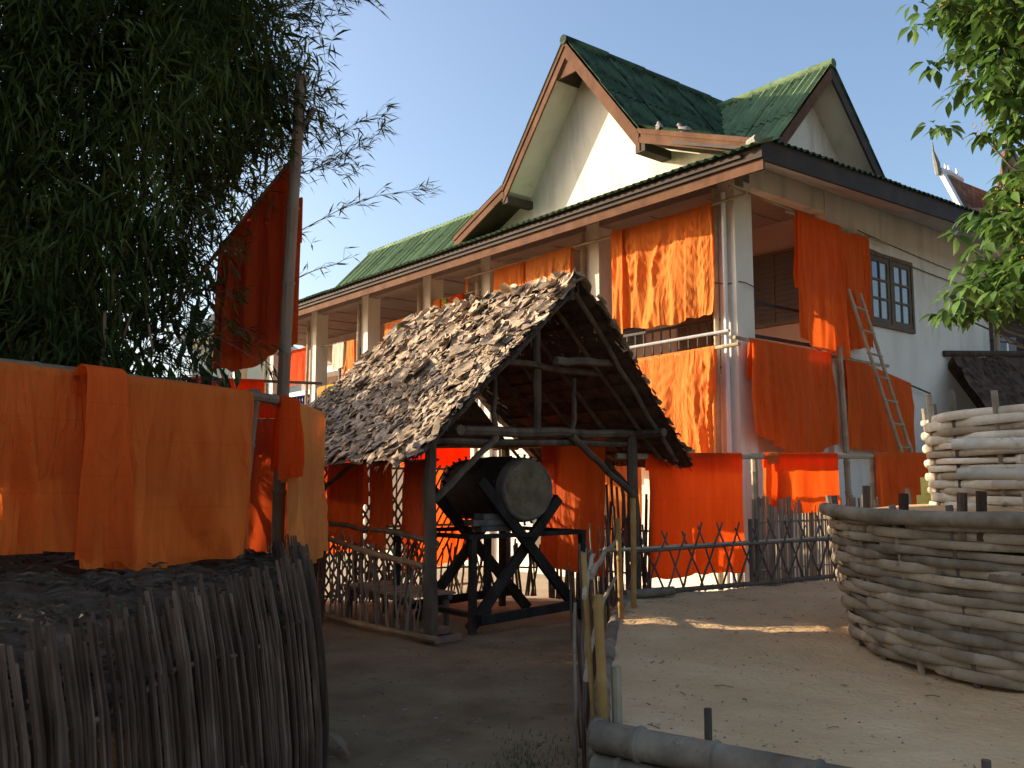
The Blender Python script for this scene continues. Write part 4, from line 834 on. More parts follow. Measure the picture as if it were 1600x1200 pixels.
m = MB(); m.culm((1.2, 9.75, .42), (1.75, 9.95, .44), .05, None, .3, .002, 10, 9); m.build('bamboo_log', 'bamboo_g', None, label='short cut bamboo log lying at the back corner of the sand', cat='bamboo log')
stakes('slat_fence', 'dense upright split bamboo fence before the side wall', 'slat fence', [(3.05, 11.55, 0), (4.6, 12.7, 0), (7.6, 14.9, 0)], 96, 1.36, 'slat', (.014, .02), .02, 6, (.5, 1.1), jit=.05, flat=.6)

# ================================================================== WOVEN TIERS OF THE SAND STUPA
TC = V((4.97, 6.75, 0))
def woven(name, label, rb, rt, z0, z1, rows, nst, r_, mats, seed, tail=False):
    rg = random.Random(seed); e = thing(name, TC + Z * z0, label, 'woven bamboo wall', 'woven tiers of the sand stupa')
    for k in range(nst):
        a = 2 * math.pi * k / nst + .05; d = V((math.cos(a), math.sin(a), 0)); m = MB()
        m.tube([TC + d * rb + Z * (z0 - .1), TC + d * (rb + (rt - rb) * .5) + Z * (z0 + z1) / 2, TC + d * (rt + .01) + Z * (z1 + rg.uniform(.06, .2))], .024, 7, .7); m.build('stake', 'cane' if k % 3 else 'stick', e)
    for j in range(rows):
        f = (j + .5) / rows; rr = lerp(rb, rt, f ** .8); z = lerp(z0, z1, f); a = rg.uniform(0, 2); end = a + 2 * math.pi; ph = j % 2
        while a < end:
            sp = rg.uniform(.6, 1.15); a2 = min(a + sp, end + .06); pts, rad = [], []; rc = r_ * rg.uniform(.72, 1.15)
            t0_, t1_ = a - .05, a2 + .05; N = int((t1_ - t0_) * nst / (2 * math.pi) * 6) + 4
            ths = [(lerp(t0_, t1_, i / N), 1.) for i in range(N + 1)]; x = t0_ + rg.uniform(.02, .12)
            while x < t1_ - .02:                       # joints of the cane
                ths = [q for q in ths if abs(q[0] - x) > .014] + [(x - .012, 1.), (x - .005, 1.08), (x - .001, .9), (x + .003, 1.08), (x + .010, .98)]; x += rg.uniform(.10, .17)
            ths.sort(); tilt = rg.uniform(-.022, .022); bow = rg.uniform(-.005, .005)
            for i, (th, kr) in enumerate(ths):
                t = (th - t0_) / (t1_ - t0_); w_ = math.cos((th - .05) * nst / 2 + math.pi * ph) * .022
                pts.append(TC + V((math.cos(th), math.sin(th), 0)) * (rr + w_ + (.012 if 0 < i < len(ths) - 1 else -.012)) + Z * (z + tilt * (t - .5) + bow * math.sin(th * 7 + j)))
                rad.append(rc * kr * lerp(1.08, .82, t))
            m = MB(); m.tube(pts, rad, 9, rg.uniform(.4, .65)); m.build('cane', mats[rg.random() < .35], e); a = a2
    return e
w1 = woven('woven_sand_ring', 'wide lower ring of woven split bamboo filled with sand', 2.30, 2.47, .38, 1.36, 17, 32, .034, ('cane', 'bamboo_g'), 5)
w2 = woven('woven_sand_ring', 'smaller upper ring of pale woven bamboo above the wide one', 1.66, 1.70, 1.40, 2.12, 13, 24, .032, ('cane_pale', 'cane'), 6)
m = MB()                                            # thick dark top pole on the near rim
m.tube([TC + V((math.cos(a), math.sin(a), 0)) * 2.52 + Z * (1.385 + .01 * math.sin(a * 5)) for a in np.linspace(R(166), R(258), 30)], [.05 * (1.1 if i % 6 == 3 else 1) for i in range(30)], 10); m.build('rim_pole', 'bamboo_g', w1)
for a, hh, rr in ((R(196), .15, .042), (R(186), .2, .036), (R(207), .16, .04), (R(210), .17, .04)):
    p = TC + V((math.cos(a), math.sin(a), 0)) * 2.46; m = MB(); m.tube([p + Z * 1.25, p + Z * (1.38 + hh) + V((.01, 0, 0))], rr * .8, 8); m.build('rim_stake', 'stake', w1)
for a, z in ((R(199), 1.86), (R(200), 1.66)):       # cane ends sticking out on the sunny side
    d = V((math.cos(a), math.sin(a), 0)); tg = V((math.sin(a), -math.cos(a), 0)); p = TC + d * 1.70 + Z * z
    m = MB(); m.culm(p - tg * .9 - d * .22, p + tg * -.0 + d * .3 + V((-.08, .05, 0)), .042, .04, .24, .01, 10, 8); m.build('cane_end', 'cane_pale', w2)
def disc(a, b):
    th = a * 2 * math.pi; rr = b * 2.42; x, y = TC.x + rr * math.cos(th), TC.y + rr * math.sin(th)
    return (x, y, (1.36 + .07 * max(0, (2.42 - rr) / .8) if rr > 1.6 else 1.43) + .02 * nz3(x, y, 2.2, 3))
put('ring_sand', grid_mesh('ring_sand', 'sand', 80, 24, disc), kind='structure')
put('upper_ring_sand', grid_mesh('upper_ring_sand', 'sand', 48, 8, lambda a, b: (TC.x + b * 1.64 * math.cos(a * 6.2832), TC.y + b * 1.64 * math.sin(a * 6.2832), 2.06 + .1 * (1 - b))), kind='structure')
cups = thing('bamboo_cups', TC + V((-1.2, 1.45, 1.36)), 'yellow-green bamboo cups stacked on the ring sand', 'bamboo cups')
for dx, dy, z, hh, r_ in ((-.02, 0, 1.33, .16, .075), (.16, .1, 1.33, .16, .07), (.03, .03, 1.49, .16, .07), (.18, .08, 1.49, .1, .06), (.10, -.1, 1.33, .12, .06)):
    m = MB(); p = TC + V((-1.22 + dx, 1.45 + dy, z)); lathe(m, p, [(r_ * .95, 0), (r_, .02), (r_, hh), (r_ * .8, hh), (r_ * .78, hh - .05)], 14); m.build('cup', 'yellowcup', cups)
for a, lb in ((R(158), 'thin upright peg in ring sand before the dull orange robe'), (R(168), 'dark upright peg in ring sand at the ring rim')):
    p = TC + V((math.cos(a), math.sin(a), 0)) * 2.2; m = MB(); m.tube([p + Z * 1.28, p + Z * 1.5], .016, 7); m.build('sand_peg', 'bamboo', None, label=lb, cat='peg')
# curling bamboo finial above the upper ring
m = MB(); m.tube([TC + V((-1.33 + .05 * math.cos(i * 1.1), -1.0 + .05 * math.sin(i * 1.1), 1.9 + i * .027)) for i in range(46)], .022, 7); m.build('spiral_finial', 'cane_pale', None, label='spiral of pale split bamboo standing above the upper ring', cat='bamboo finial')

# ================================================================== LEFT FOREGROUND
FT = [(-1.66, 1.6, 1.12), (-1.58, 2.1, 1.13), (-1.50, 2.8, 1.14), (-1.42, 3.7, 1.14), (-1.29, 4.5, 1.15), (-1.20, 5.25, 1.16), (-1.42, 6.15, 1.16), (-1.75, 7.3, 1.14), (-2.15, 8.5, 1.1), (-2.6, 9.6, 1.1)]
FB = [(-1.55, 1.55, 0), (-1.46, 2.05, 0), (-1.37, 2.75, 0), (-1.27, 3.65, 0), (-1.13, 4.45, 0), (-1.04, 5.15, 0), (-1.30, 6.12, 0), (-1.70, 7.3, 0), (-2.12, 8.6, 0), (-2.6, 9.7, 0)]
ff = thing('stake_fence', (-1.2, 4.5, 0), 'large curved fence of dark split stakes leaning over the path', 'stake fence')
rg = random.Random(41); f = 0.
N = 285
for k in range(N):
    f = (k + rg.uniform(.15, .85)) / N; b = poly_at(FB, f); t = poly_at(FT, f); d = t - b; L_ = rg.uniform(.93, 1.05) - (.12 if rg.random() < .12 else 0)
    wob = V((rg.uniform(-.02, .02), rg.uniform(-.03, .03), 0)); top = b + d * L_ + wob; mid = b.lerp(top, .5) + V((.03, 0, 0)) + V((rg.uniform(-.006, .006), rg.uniform(-.008, .008), 0))
    m = MB(); wd = rg.uniform(.005, .0105); tg = (poly_at(FB, min(1, f + .02)) - poly_at(FB, max(0, f - .02))).normalized()
    out = V((tg.y, -tg.x, 0)); q = [b - Z * .05, b.lerp(mid, .5) + V((rg.uniform(-.004, .004), rg.uniform(-.004, .004), 0)) + V((.012, 0, 0)), mid, mid.lerp(top, .5) + V((.012, 0, 0)), top]
    off = out * rg.uniform(-.012, .02)
    k0 = len(m.v)
    for i, p in enumerate(q):
        for a_, b_ in ((-1, -1), (1, -1), (1, 1), (-1, 1)): m.v.append(tuple(p + off + tg * a_ * wd * (1 if i < 4 else .8) + out * b_ * .006))
    for i in range(4):
        for j in range(4): m.f.append((4 * i + j, 4 * i + (j + 1) % 4, 4 * i + 4 + (j + 1) % 4, 4 * i + 4 + j))
    m.f.append((0, 3, 2, 1)); m.f.append((16, 17, 18, 19)); m.build('stake', 'stake', ff, False)
bk_ = MB(); rg = random.Random(43)
for k in range(300):                                   # second ply of stakes behind the front ones
    f = (k + rg.uniform(.1, .9)) / 300; b = poly_at(FB, f) - V((.10, 0, 0)); t = poly_at(FT, f) - V((.10, 0, 0)); top = b + (t - b) * rg.uniform(.86, 1.0) + V((0, rg.uniform(-.03, .03), 0))
    bk_.bar(b, b.lerp(top, .5) + V((.03, 0, 0)), .018, .008, V((1, 0, .1))); bk_.bar(b.lerp(top, .5) + V((.03, 0, 0)), top, .017, .008, V((1, 0, .1)))
bk_.build('inner_stakes', 'stake', ff, False, kind='stuff')
for h_, nm in ((.30, 1), (.72, 2), (.16, 3)):
    for j in range(4):
        m = MB(); m.tube([poly_at(FB, x).lerp(poly_at(FT, x), h_ + .02 * math.sin(x * 40)) + V((.012 * (-1) ** int(x * 150), 0, 0)) for x in np.linspace(j / 4, (j + 1.03) / 4, 26)], .014, 6); m.build('woven_rail', 'stake', ff)
# mound of leaf litter behind the fence
def mound(a, b):
    p = poly_at(FT, b); x = lerp(p.x + .02, -9, a ** 1.5); y = lerp(p.y, p.y + 1.5 * a - .6 * a, 1.)
    return (x, y, .86 + .26 * (1 - math.exp(-3 * a)) + .06 * nz3(x, y, 1.7) + .05 * nz3(x, y, 5, 3) - (.12 if a == 0 else 0))
put('litter_mound', grid_mesh('litter_mound', 'litter', 60, 60, mound), kind='structure')
m = MB(); rg = random.Random(51)
for k in range(5200):
    a, b = .05 + rg.random() ** 1.3 * .58, rg.random(); p = V(mound(a, b)) + Z * rg.uniform(.0, .03); d = V((rg.uniform(-1, 1), rg.uniform(-1, 1), rg.uniform(-.15, .22))).normalized(); l_ = rg.uniform(.04, .15); s_ = d.cross(Z).normalized() * rg.uniform(.002, .008)
    m.add([p - s_, p + s_, p + d * l_ + Z * -.01, p + d * l_ * .5 - s_ + Z * .012], [(0, 1, 2, 3)])
m.build('straw_litter', 'straw', None, False, label='dry straw and fallen leaves on the mound behind the fence', cat='litter', kind='stuff')

# left robes
LR0, LR1 = V((-3.75, 4.3, 2.30)), V((-1.93, 7.62, 2.29)); ld = (LR1 - LR0).normalized(); lnn = V((ld.y, -ld.x, 0))
rail('thick bamboo rail in left foreground carrying wide orange robes', LR0, LR1, .042, 'pole', seed=141)
lp = lambda k: LR0 + ld * k
LT = (LR1 - LR0).length
robe('wide orange robe in left foreground, running out of the frame', [lp(.2) + lnn * .012, lp(1.2) + lnn * .012, lp(1.98) + lnn * .012], [1.14, 1.12, 1.13], lnn, 'saffron', .15, 3.2, .6, 71, .045, nx=110, ny=60, fine=.7)
robe('wide orange robe in left foreground, ending at the bamboo post', [lp(1.80) + lnn * .03, lp(2.5) + lnn * .03, lp(3.36) + lnn * .02], [1.22, 1.30, 1.20], lnn, 'saffron', .16, 3.4, .6, 72, .05, nx=120, ny=60, fine=.7)
p = lp(3.42); rail('bamboo post at right end of foreground robe rail', p + V((-.14, -.05, -2.3)), p + V((.0, .055, .07)), .048, 'pole', 'bamboo_post', 'bamboo post', 142, .42)
p = lp(1.1); rail('bamboo post under the foreground robes', V((p.x - .05, p.y + .1, 0)), V((p.x, p.y + .075, 2.3)), .05, 'pole', 'bamboo_post', 'bamboo post', 143, .42)
robe('orange cloth strip dangling below the foreground robes', [lp(.62) + lnn * .02, lp(.70) + lnn * .02], [1.55, 1.57], lnn, 'orange', .015, 8, .3, 73, .07, nx=8, ny=40, name='cloth_strip')
robe('narrow red-orange robe overlapping the two wide foreground robes', [lp(1.76) + lnn * .14, lp(2.06) + lnn * .14], [1.17, 1.24], lnn, 'rust', .035, 5, .1, 70, .07, nx=40, ny=50, skirt=.16, lean=.05)
# bunched robe and amber robe between post and pole
robe('knotted orange robe bunched beside the foreground post', [(-1.96, 7.55, 2.29), (-1.84, 7.72, 2.27)], [.66, .62], (.6, -.8, 0), 'red', .09, 9, .9, 74, .05, nx=34, ny=30, skirt=.10)
rail('sloping bamboo rail from foreground post to the tall pole', (-2.02, 7.66, 2.27), (-1.86, 8.9, 2.26), .03, 'pole', seed=144)
robe('amber robe hanging between foreground post and tall pole', [(-1.93, 7.75, 2.29), (-1.90, 8.3, 2.28), (-1.87, 8.85, 2.26)], [1.36, 1.42, 1.30], (1, -.15, 0), 'amber', .08, 5, .5, 75, .035, nx=44, ny=46)
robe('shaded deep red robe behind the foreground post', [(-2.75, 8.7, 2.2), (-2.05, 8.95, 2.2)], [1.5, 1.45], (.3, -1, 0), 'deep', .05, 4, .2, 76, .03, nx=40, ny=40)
rail('short bamboo rail behind foreground post holding a deep red robe', (-2.85, 8.66, 2.2), (-1.8, 9.02, 2.2), .025, 'pole', seed=149)
rail('tall bare bamboo pole rising above the robes against the sky', (-2.13, 8.3, 0), (-2.03, 8.32, 5.5), .062, 'pole', 'tall_bamboo_pole', 'bamboo pole', 145, .62, None, .006, .055)
m = MB(); m.tube([(-2.05, 8.31, 4.92), (-1.96, 8.32, 5.04), (-1.90, 8.32, 5.17)], [.03, .03, .032], 8); m.build('branch_stub', 'stick', None, label='dark branch stub tied near top of the tall pole', cat='stick')
rail('sloping pole behind tall pole carrying the dark red robe', (-2.06, 8.42, 4.78), (-3.3, 8.85, 3.42), .02, 'pole', seed=146)
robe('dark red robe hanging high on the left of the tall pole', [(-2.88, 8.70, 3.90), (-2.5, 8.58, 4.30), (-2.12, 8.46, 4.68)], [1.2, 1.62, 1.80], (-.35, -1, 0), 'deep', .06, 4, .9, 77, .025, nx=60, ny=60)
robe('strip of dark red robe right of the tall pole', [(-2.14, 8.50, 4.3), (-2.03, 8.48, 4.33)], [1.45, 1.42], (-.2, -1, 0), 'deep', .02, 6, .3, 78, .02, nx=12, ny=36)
rail('pole behind the leaves carrying a bright red robe', (-4.6, 11.2, 2.9), (-2.5, 11.8, 2.9), .02, 'pole', seed=147)
robe('bright red robe glimpsed behind dark leaves below the high robe', [(-4.1, 11.3, 2.9), (-3.2, 11.6, 2.9)], [.9, .9], (.3, -1, 0), 'red', .05, 5, .3, 79, .03, nx=40, ny=30)
robe('orange-red robe just above the foreground rail end', [(-3.3, 10.6, 2.55), (-2.6, 10.8, 2.5)], [.9, .9], (.3, -1, 0), 'red', .04, 5, .3, 80, .03, nx=36, ny=30)
rail('thin pole carrying the robe above foreground rail end', (-3.5, 10.55, 2.55), (-2.3, 10.9, 2.48), .02, 'pole', seed=148)

# ================================================================== BAMBOO CLUMP AND SHRUBS
rng = np.random.default_rng(3)
bam = thing('bamboo_clump', (-4.6, 8.2, .9), 'dense dark bamboo clump filling upper left above the robes', 'bamboo')
rg = random.Random(61); tw = MB()
for k in range(16):
    b = V((rg.uniform(-6.6, -3.5), rg.uniform(7.4, 9.0), .7)); t = b + V((rg.uniform(-.6, .9), rg.uniform(-1.2, .5), rg.uniform(5.0, 7.5)))
    m = MB(); P = [b.lerp(t, i / 10) + V((.35 * (i / 10) ** 2 * rg.uniform(.6, 1.2), 0, 0)) for i in range(11)]; m.tube(P, [.04 * (1 - .07 * i) for i in range(11)], 7); m.build('culm', 'pole' if k % 2 else 'bark', bam)
# leafy sprays spread through the volume
def sprays(n, box, outer, ln, wd, per, seed, dir0=(.25, -.15, -.4), spread=.9, jit=.22):
    r = np.random.default_rng(seed); c = r.uniform(0, 1, (n, 3)); lo, hi = np.array(box[0]), np.array(box[1]); c = lo + c * (hi - lo)
    keep = np.array([outer(p) for p in c]); c = c[keep]
    d = unit(r.normal(size=(len(c), 3)) * spread + np.array(dir0))
    k = np.repeat(np.arange(len(c)), per); cc = c[k] + d[k] * r.uniform(-.25, .25, (len(k), 1)) + r.normal(size=(len(k), 3)) * jit * .35
    dd = unit(d[k] + r.normal(size=(len(k), 3)) * .55 + np.array([0, 0, -.25]))
    return leaves_np(r, cc, dd, r.uniform(ln[0], ln[1], len(k)), r.uniform(wd[0], wd[1], len(k)), .25)
def in_clump(p):
    x, y, z = p; e = .45 * noise.noise(V((x * .9, y * .9, z * .9))) + .25 * noise.noise(V((x * 2.3, y * 2.3, z * 2.3 + 4)))
    xr = -2.95 + .85 * min(1, max(0, (z - 4.2) / 1.1)) - (.2 if z < 3.4 else 0) + .16 * math.sin(z * 1.7)      # right flank of the clump
    return x < xr + e * .9 and (p[2] > 1.9 + .6 * e) and noise.noise(V((x * 1.1, y * 1.1, z * 1.1 + 20))) > -.42
parts_v, parts_f, off = [], [], 0
for args in (dict(n=6600, box=((-9.5, 6.9, 1.7), (-1.7, 9.1, 8.2)), outer=in_clump, ln=(.12, .24), wd=(.016, .03), per=16, seed=5),
             dict(n=2600, box=((-6.5, 6.6, 2.0), (-2.4, 8.0, 7.2)), outer=in_clump, ln=(.12, .26), wd=(.014, .028), per=14, seed=6),
             dict(n=2600, box=((-9.5, 8.2, 1.8), (-2.2, 9.05, 8.2)), outer=lambda p_: in_clump((p_[0] + .35, p_[1], p_[2])), ln=(.22, .36), wd=(.035, .06), per=12, seed=7)):
    vs, fs = sprays(**args); parts_v.append(vs); parts_f.append(fs + off); off += len(vs)
# sprigs reaching out against the sky
def sprig(pts, nleaf, seed, ln=(.10, .19), r0=.006):
    global off
    r = np.random.default_rng(seed); P = np.array([tuple(poly_at(pts, t)) for t in np.linspace(0, 1, 14)]); tw.tube([V(p) for p in P], [r0 * (1 - .055 * i) for i in range(14)], 4)
    t = r.uniform(.05, 1, nleaf // 3); ii = np.clip((t * 13).astype(int), 0, 12); base = P[ii] + (P[ii + 1] - P[ii]) * (t * 13 - ii)[:, None]; ax = unit(P[ii + 1] - P[ii])
    tips = base + unit(ax + r.normal(size=base.shape) * .55) * r.uniform(.04, .2, (len(base), 1))
    for a, b in zip(base, tips): tw.tube([V(a), V(b)], .0022, 3, cap=False)
    k = np.repeat(np.arange(len(tips)), 3); dd = unit(ax[k] * .9 + r.normal(size=(len(k), 3)) * .55 + np.array([0, 0, -.2]))
    vs, fs = leaves_np(r, tips[k], dd, r.uniform(ln[0], ln[1], len(k)), r.uniform(.012, .02, len(k)), .12); parts_v.append(vs); parts_f.append(fs + off); off += len(vs)
sprig([(-2.6, 8.7, 4.6), (-2.1, 8.75, 4.85), (-1.7, 8.8, 5.15), (-1.36, 8.8, 5.32)], 130, 1)
sprig([(-2.5, 8.7, 4.55), (-2.0, 8.75, 4.72), (-1.6, 8.8, 4.95), (-1.28, 8.8, 5.16)], 150, 2)
sprig([(-2.3, 8.7, 4.60), (-2.0, 8.7, 4.70), (-1.75, 8.7, 4.75), (-1.55, 8.7, 4.66)], 70, 3)
sprig([(-2.4, 8.7, 3.9), (-2.0, 8.75, 4.15), (-1.5, 8.8, 4.42), (-.90, 8.85, 4.56)], 90, 4)
sprig([(-2.2, 8.7, 3.55), (-1.95, 8.72, 3.68), (-1.75, 8.75, 3.75), (-1.6, 8.8, 3.86)], 24, 5)
for k in range(46):
    z = rg.uniform(4.3, 7.4); x0 = -3.0 + rg.uniform(-.3, .3); e = V((x0 + rg.uniform(.6, 1.15) + (.35 if z > 5.6 else 0) - (.3 if z < 4.7 else 0), 8.4 + rg.uniform(-.7, .7), z + rg.uniform(-.3, .45)))
    b = V((x0 - .3, 8.4, z - .3)); sprig([b, b.lerp(e, .4) + Z * .12, b.lerp(e, .75) + Z * .12, e], 110, 100 + k)
for k in range(14):
    b = V((-3.0 - .4 * rg.random(), 8.0, rg.uniform(2.6, 4.2))); e = b + V((rg.uniform(.4, .9), rg.uniform(-.2, .3), rg.uniform(-.5, .1))); sprig([b, b.lerp(e, .5) + Z * .08, e], 60, 300 + k)
put('foliage', npmesh('foliage', np.concatenate(parts_v), np.concatenate(parts_f), 'bleaf'), bam, kind='stuff')
tw.build('twigs', 'stick', bam, kind='stuff')
m = MB()
for k in range(170):                                  # dead sheaths hanging in the clump
    p = V((rg.uniform(-6, -2.95), rg.uniform(7.2, 8.3), rg.uniform(2.4, 4.2))); d = V((rg.uniform(-.4, .4), rg.uniform(-.3, .3), -1)).normalized(); s_ = V((1, .2, 0)) * rg.uniform(.008, .02); l_ = rg.uniform(.2, .5)
    m.add([p - s_ * .4, p + s_, p + d * l_, p + d * l_ * .5 - s_], [(0, 1, 2, 3)])
m.build('dead_sheaths', 'deadleaf', bam, False, kind='stuff')
# broad-leaved shrub behind the robes
def broad_leaf_mesh(name, mat):
    m = MB(); W = (.0, .55, 1, .85, .5, .0)
    for i, w_ in enumerate(W):
        y = i / 5; zc = -.35 * y * y
        for x in (-1, 0, 1): m.v.append((x * w_ * .16, y, zc + .045 * abs(x) * w_))
    for i in range(5):
        for j in range(2): a = i * 3 + j; m.f.append((a, a + 1, a + 4, a + 3))
    return m.mesh(name, mat)
def place_leaf(p, d, size, rg, wide=1.):
    d = V(d).normalized(); x = d.cross(Z + V((rg.uniform(-.5, .5), rg.uniform(-.5, .5), 0))).normalized(); n = x.cross(d)
    if n.z < 0: x = -x; n = -n
    s_ = size; return Matrix(((x.x * s_ * wide, d.x * s_, n.x * s_, p[0]), (x.y * s_ * wide, d.y * s_, n.y * s_, p[1]), (x.z * s_ * wide, d.z * s_, n.z * s_, p[2]), (0, 0, 0, 1)))
DLM = broad_leaf_mesh('leaf', 'dleaf'); GLM = broad_leaf_mesh('leaf', 'gleaf')
shr = thing('broadleaf_shrub', (-3.3, 9.3, .9), 'dark broad-leaved shrub behind the foreground robe rail', 'shrub')
rg = random.Random(71); sv = MB()
for k in range(9):
    b = V((-3.4 + rg.uniform(-1.6, .5), 8.9 + rg.uniform(-.4, .4), .8)); t = b + V((rg.uniform(-.3, .4), rg.uniform(-.4, .2), rg.uniform(1.6, 2.6))); crooked(sv, b, t, .035, .015, k, .05, 6)
sv.build('stem', 'bark', shr)
lf = []
for k in range(1100):
    p = V((-3.6 + rg.gauss(0, .95), 8.75 + rg.gauss(0, .38), rg.uniform(2.05, 3.6)))
    if p.x > -2.75 or p.y > 9.05: continue
    lf.append(place_leaf(p, (rg.uniform(-1, 1), rg.uniform(-1, .3), rg.uniform(-1.1, .2)), rg.uniform(.15, .32), rg))
lf.sort(key=lambda M_: M_.translation.y)
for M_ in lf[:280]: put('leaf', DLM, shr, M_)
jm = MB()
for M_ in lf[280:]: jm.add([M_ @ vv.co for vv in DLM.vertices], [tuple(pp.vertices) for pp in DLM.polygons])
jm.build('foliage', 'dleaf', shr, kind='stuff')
# off-frame shade trees to the left that darken the foreground
def shade_tree(label, x, y, zb, rx, ry, zlo, zhi, n, seed):
    e = thing('shade_tree', (x, y, 0), label, 'tree', 'trees along the left of the path'); m = MB(); crooked(m, (x, y, -.05), (x + .2, y, zhi * .8), .16, .06, seed, .12, 9)
    r2 = random.Random(seed)
    for k in range(9):
        a = r2.uniform(0, 6.28); z = lerp(zlo, zhi * .8, r2.random()); crooked(m, (x + .1, y, z - .5), (x + rx * .7 * math.cos(a), y + ry * .7 * math.sin(a), z + .6), .05, .015, seed + k, .06, 6)
    m.build('trunk', 'bark', e)
    def inside(p):
        q = ((p[0] - x) / rx) ** 2 + ((p[1] - y) / ry) ** 2 + ((p[2] - (zlo + zhi) / 2) / ((zhi - zlo) / 2)) ** 2
        return q < 1 + .5 * noise.noise(V((p[0] * .8, p[1] * .8, p[2] * .8 + seed)))
    vs, fs = sprays(n, ((x - rx * 1.2, y - ry * 1.2, zlo - .4), (x + rx * 1.2, y + ry * 1.2, zhi + .4)), inside, (.22, .38), (.08, .14), 14, seed)
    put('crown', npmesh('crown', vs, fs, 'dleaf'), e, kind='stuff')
shade_tree('leafy shade tree nearest the camera, left of the path', -7.8, 2.2, 0, 2.4, 2.6, .8, 7.4, 1000, 11)
shade_tree('leafy shade tree left of the foreground fence', -8.0, 5.8, 0, 2.3, 2.5, .8, 7.4, 1000, 12)
shade_tree('leafy shade tree left of the foreground robes', -8.9, 8.7, 0, 2.0, 1.6, .8, 6.4, 800, 13)
shade_tree('low bushy tree behind the bamboo clump', -6.9, 11.65, 0, 1.5, .95, .1, 4.7, 1300, 14)
shade_tree('low bushy tree left of the hut, farther from camera', -6.8, 13.0, 0, 1.3, .8, .1, 4.55, 1000, 15)

# ================================================================== RIGHT BACKGROUND
tr = thing('broadleaf_tree', (7.1, 10.2, 0), 'sunlit tree with drooping whorls of long leaves at right edge', 'tree')
m = MB(); crooked(m, (7.1, 10.2, -.05), (6.6, 10.0, 4.2), .14, .09, 3, .08, 9); m.build('trunk', 'bark', tr)
rg = random.Random(81); lv = []; br = MB(); bl = MB()
tips = []
for k in range(760):
    z = rg.uniform(3.45, 7.9)
    if z > 5.5: xl = 4.86 + .2 * math.sin(z * 3.3) + (.35 if z < 5.75 else 0)
    elif z > 4.3: xl = 4.85 + (z - 4.3) * .85                                     # gap where the temple shows
    else: xl = 4.78 + .18 * math.sin(z * 5)
    x = xl + abs(rg.gauss(0, 1)) * .75 + rg.uniform(0, .5); y = 9.6 + rg.gauss(0, .5)
    tips.append(V((x, y, z)))
for k, p in enumerate(tips):
    if k % 3 == 0: b = V((6.7, 10.0, max(2.5, p.z - rg.uniform(.4, 1.4)))); crooked(br, b, p, .022, .008, k, .06, 5)
    n = rg.randint(6, 9)
    for j in range(n):
        a = 6.28 * j / n + rg.uniform(-.3, .3); d = V((math.cos(a), math.sin(a), rg.uniform(-.85, .05))); lv.append(place_leaf(p + d * .05, d, rg.uniform(.14, .24), rg, 1.35))
    if k % 9 == 0 and p.z > 3.8:
        for j in range(22): q = p + V((rg.gauss(0, .05), rg.gauss(0, .05), rg.uniform(-.05, .16))); bl.tube([q, q + V((0, 0, .016))], .009, 4)
br.build('branches', 'bark', tr); bl.build('blossom_panicles', 'blossom', tr, kind='stuff')
lv.sort(key=lambda M_: M_.translation.x + M_.translation.y * .8)
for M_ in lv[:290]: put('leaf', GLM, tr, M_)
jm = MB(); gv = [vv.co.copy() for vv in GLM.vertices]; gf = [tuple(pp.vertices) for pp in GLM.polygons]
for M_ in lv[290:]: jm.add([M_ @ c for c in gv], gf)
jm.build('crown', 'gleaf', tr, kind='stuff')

# temple beyond the eave
tm = thing('temple', (19, 34, 0), 'distant temple roof with white ridge crest and brown gable beyond the eave', 'temple')
Tx = V((.80, .60, 0)); Ty = V((-.60, .80, 0)); TD = V((.62, .78, 0)); T0 = V((16.9, 32, 0))
def tp(a, b, z): return T0 + Tx * a + Ty * b + Z * z
m = MB(); m.prism([tp(0, 0, 0), tp(9, 0, 0), tp(9, 0, 11.0), tp(0, 0, 11.0)], Ty * 6); m.build('wall', 'plaster', tm, False)
m = MB(); m.prism([tp(-.1, 0, 10.2), tp(7.5, 0, 10.2), tp(7.5, 1.2, 13.2), tp(-.1, 1.2, 13.2)], V((0, 0, -.15))); rf_ = m.build('roof_slope', 'tile', tm, False)
tl = MB(); tl.obox(V((0, 0, 0)), Tx * .17, (Ty * 1.2 + Z * 3).normalized() * .14, (Z * .4 - Ty).normalized() * .018); tlm = tl.mesh('roof_tile', 'tile', False)
for j in range(13):
    for i in range(10): put('roof_tile', tlm, rf_, Matrix.Translation(tp(.12 + i * .36 + .18 * (j % 2), .07 + j * .088, 10.42 + j * .215)))
m = MB(); m.prism([tp(-.16, -.06, 10.1), tp(.12, -.06, 10.1), tp(.12, 1.2, 13.1), tp(-.16, 1.2, 13.1)], (Z * .4 - Ty) * .14); m.build('verge', 'white', tm, False)
m = MB(); m.tube([tp(-.15, 1.2, 13.25), tp(.6, 1.2, 13.32), tp(1.5, 1.2, 13.22)], [.16, .13, .12], 8); m.build('ridge_crest', 'white', tm)
for a in (.25, .5, 1.1): m = MB(); m.tube([tp(a, 1.2, 13.35), tp(a + .12, 1.2, 13.5), tp(a + .05, 1.2, 13.64)], [.06, .05, .02], 6); m.build('crest_curl', 'white', tm)
m = MB(); m.tube([tp(-.2, 1.2, 13.1), tp(-.28, 1.2, 13.5), tp(-.38, 1.2, 13.7), tp(-.5, 1.2, 13.95), tp(-.52, 1.2, 14.3)], [.10, .12, .09, .04, .02], 7); m.build('roof_finial', 'edge', tm)
ga, gb = (1.9, 14.35), 3.9
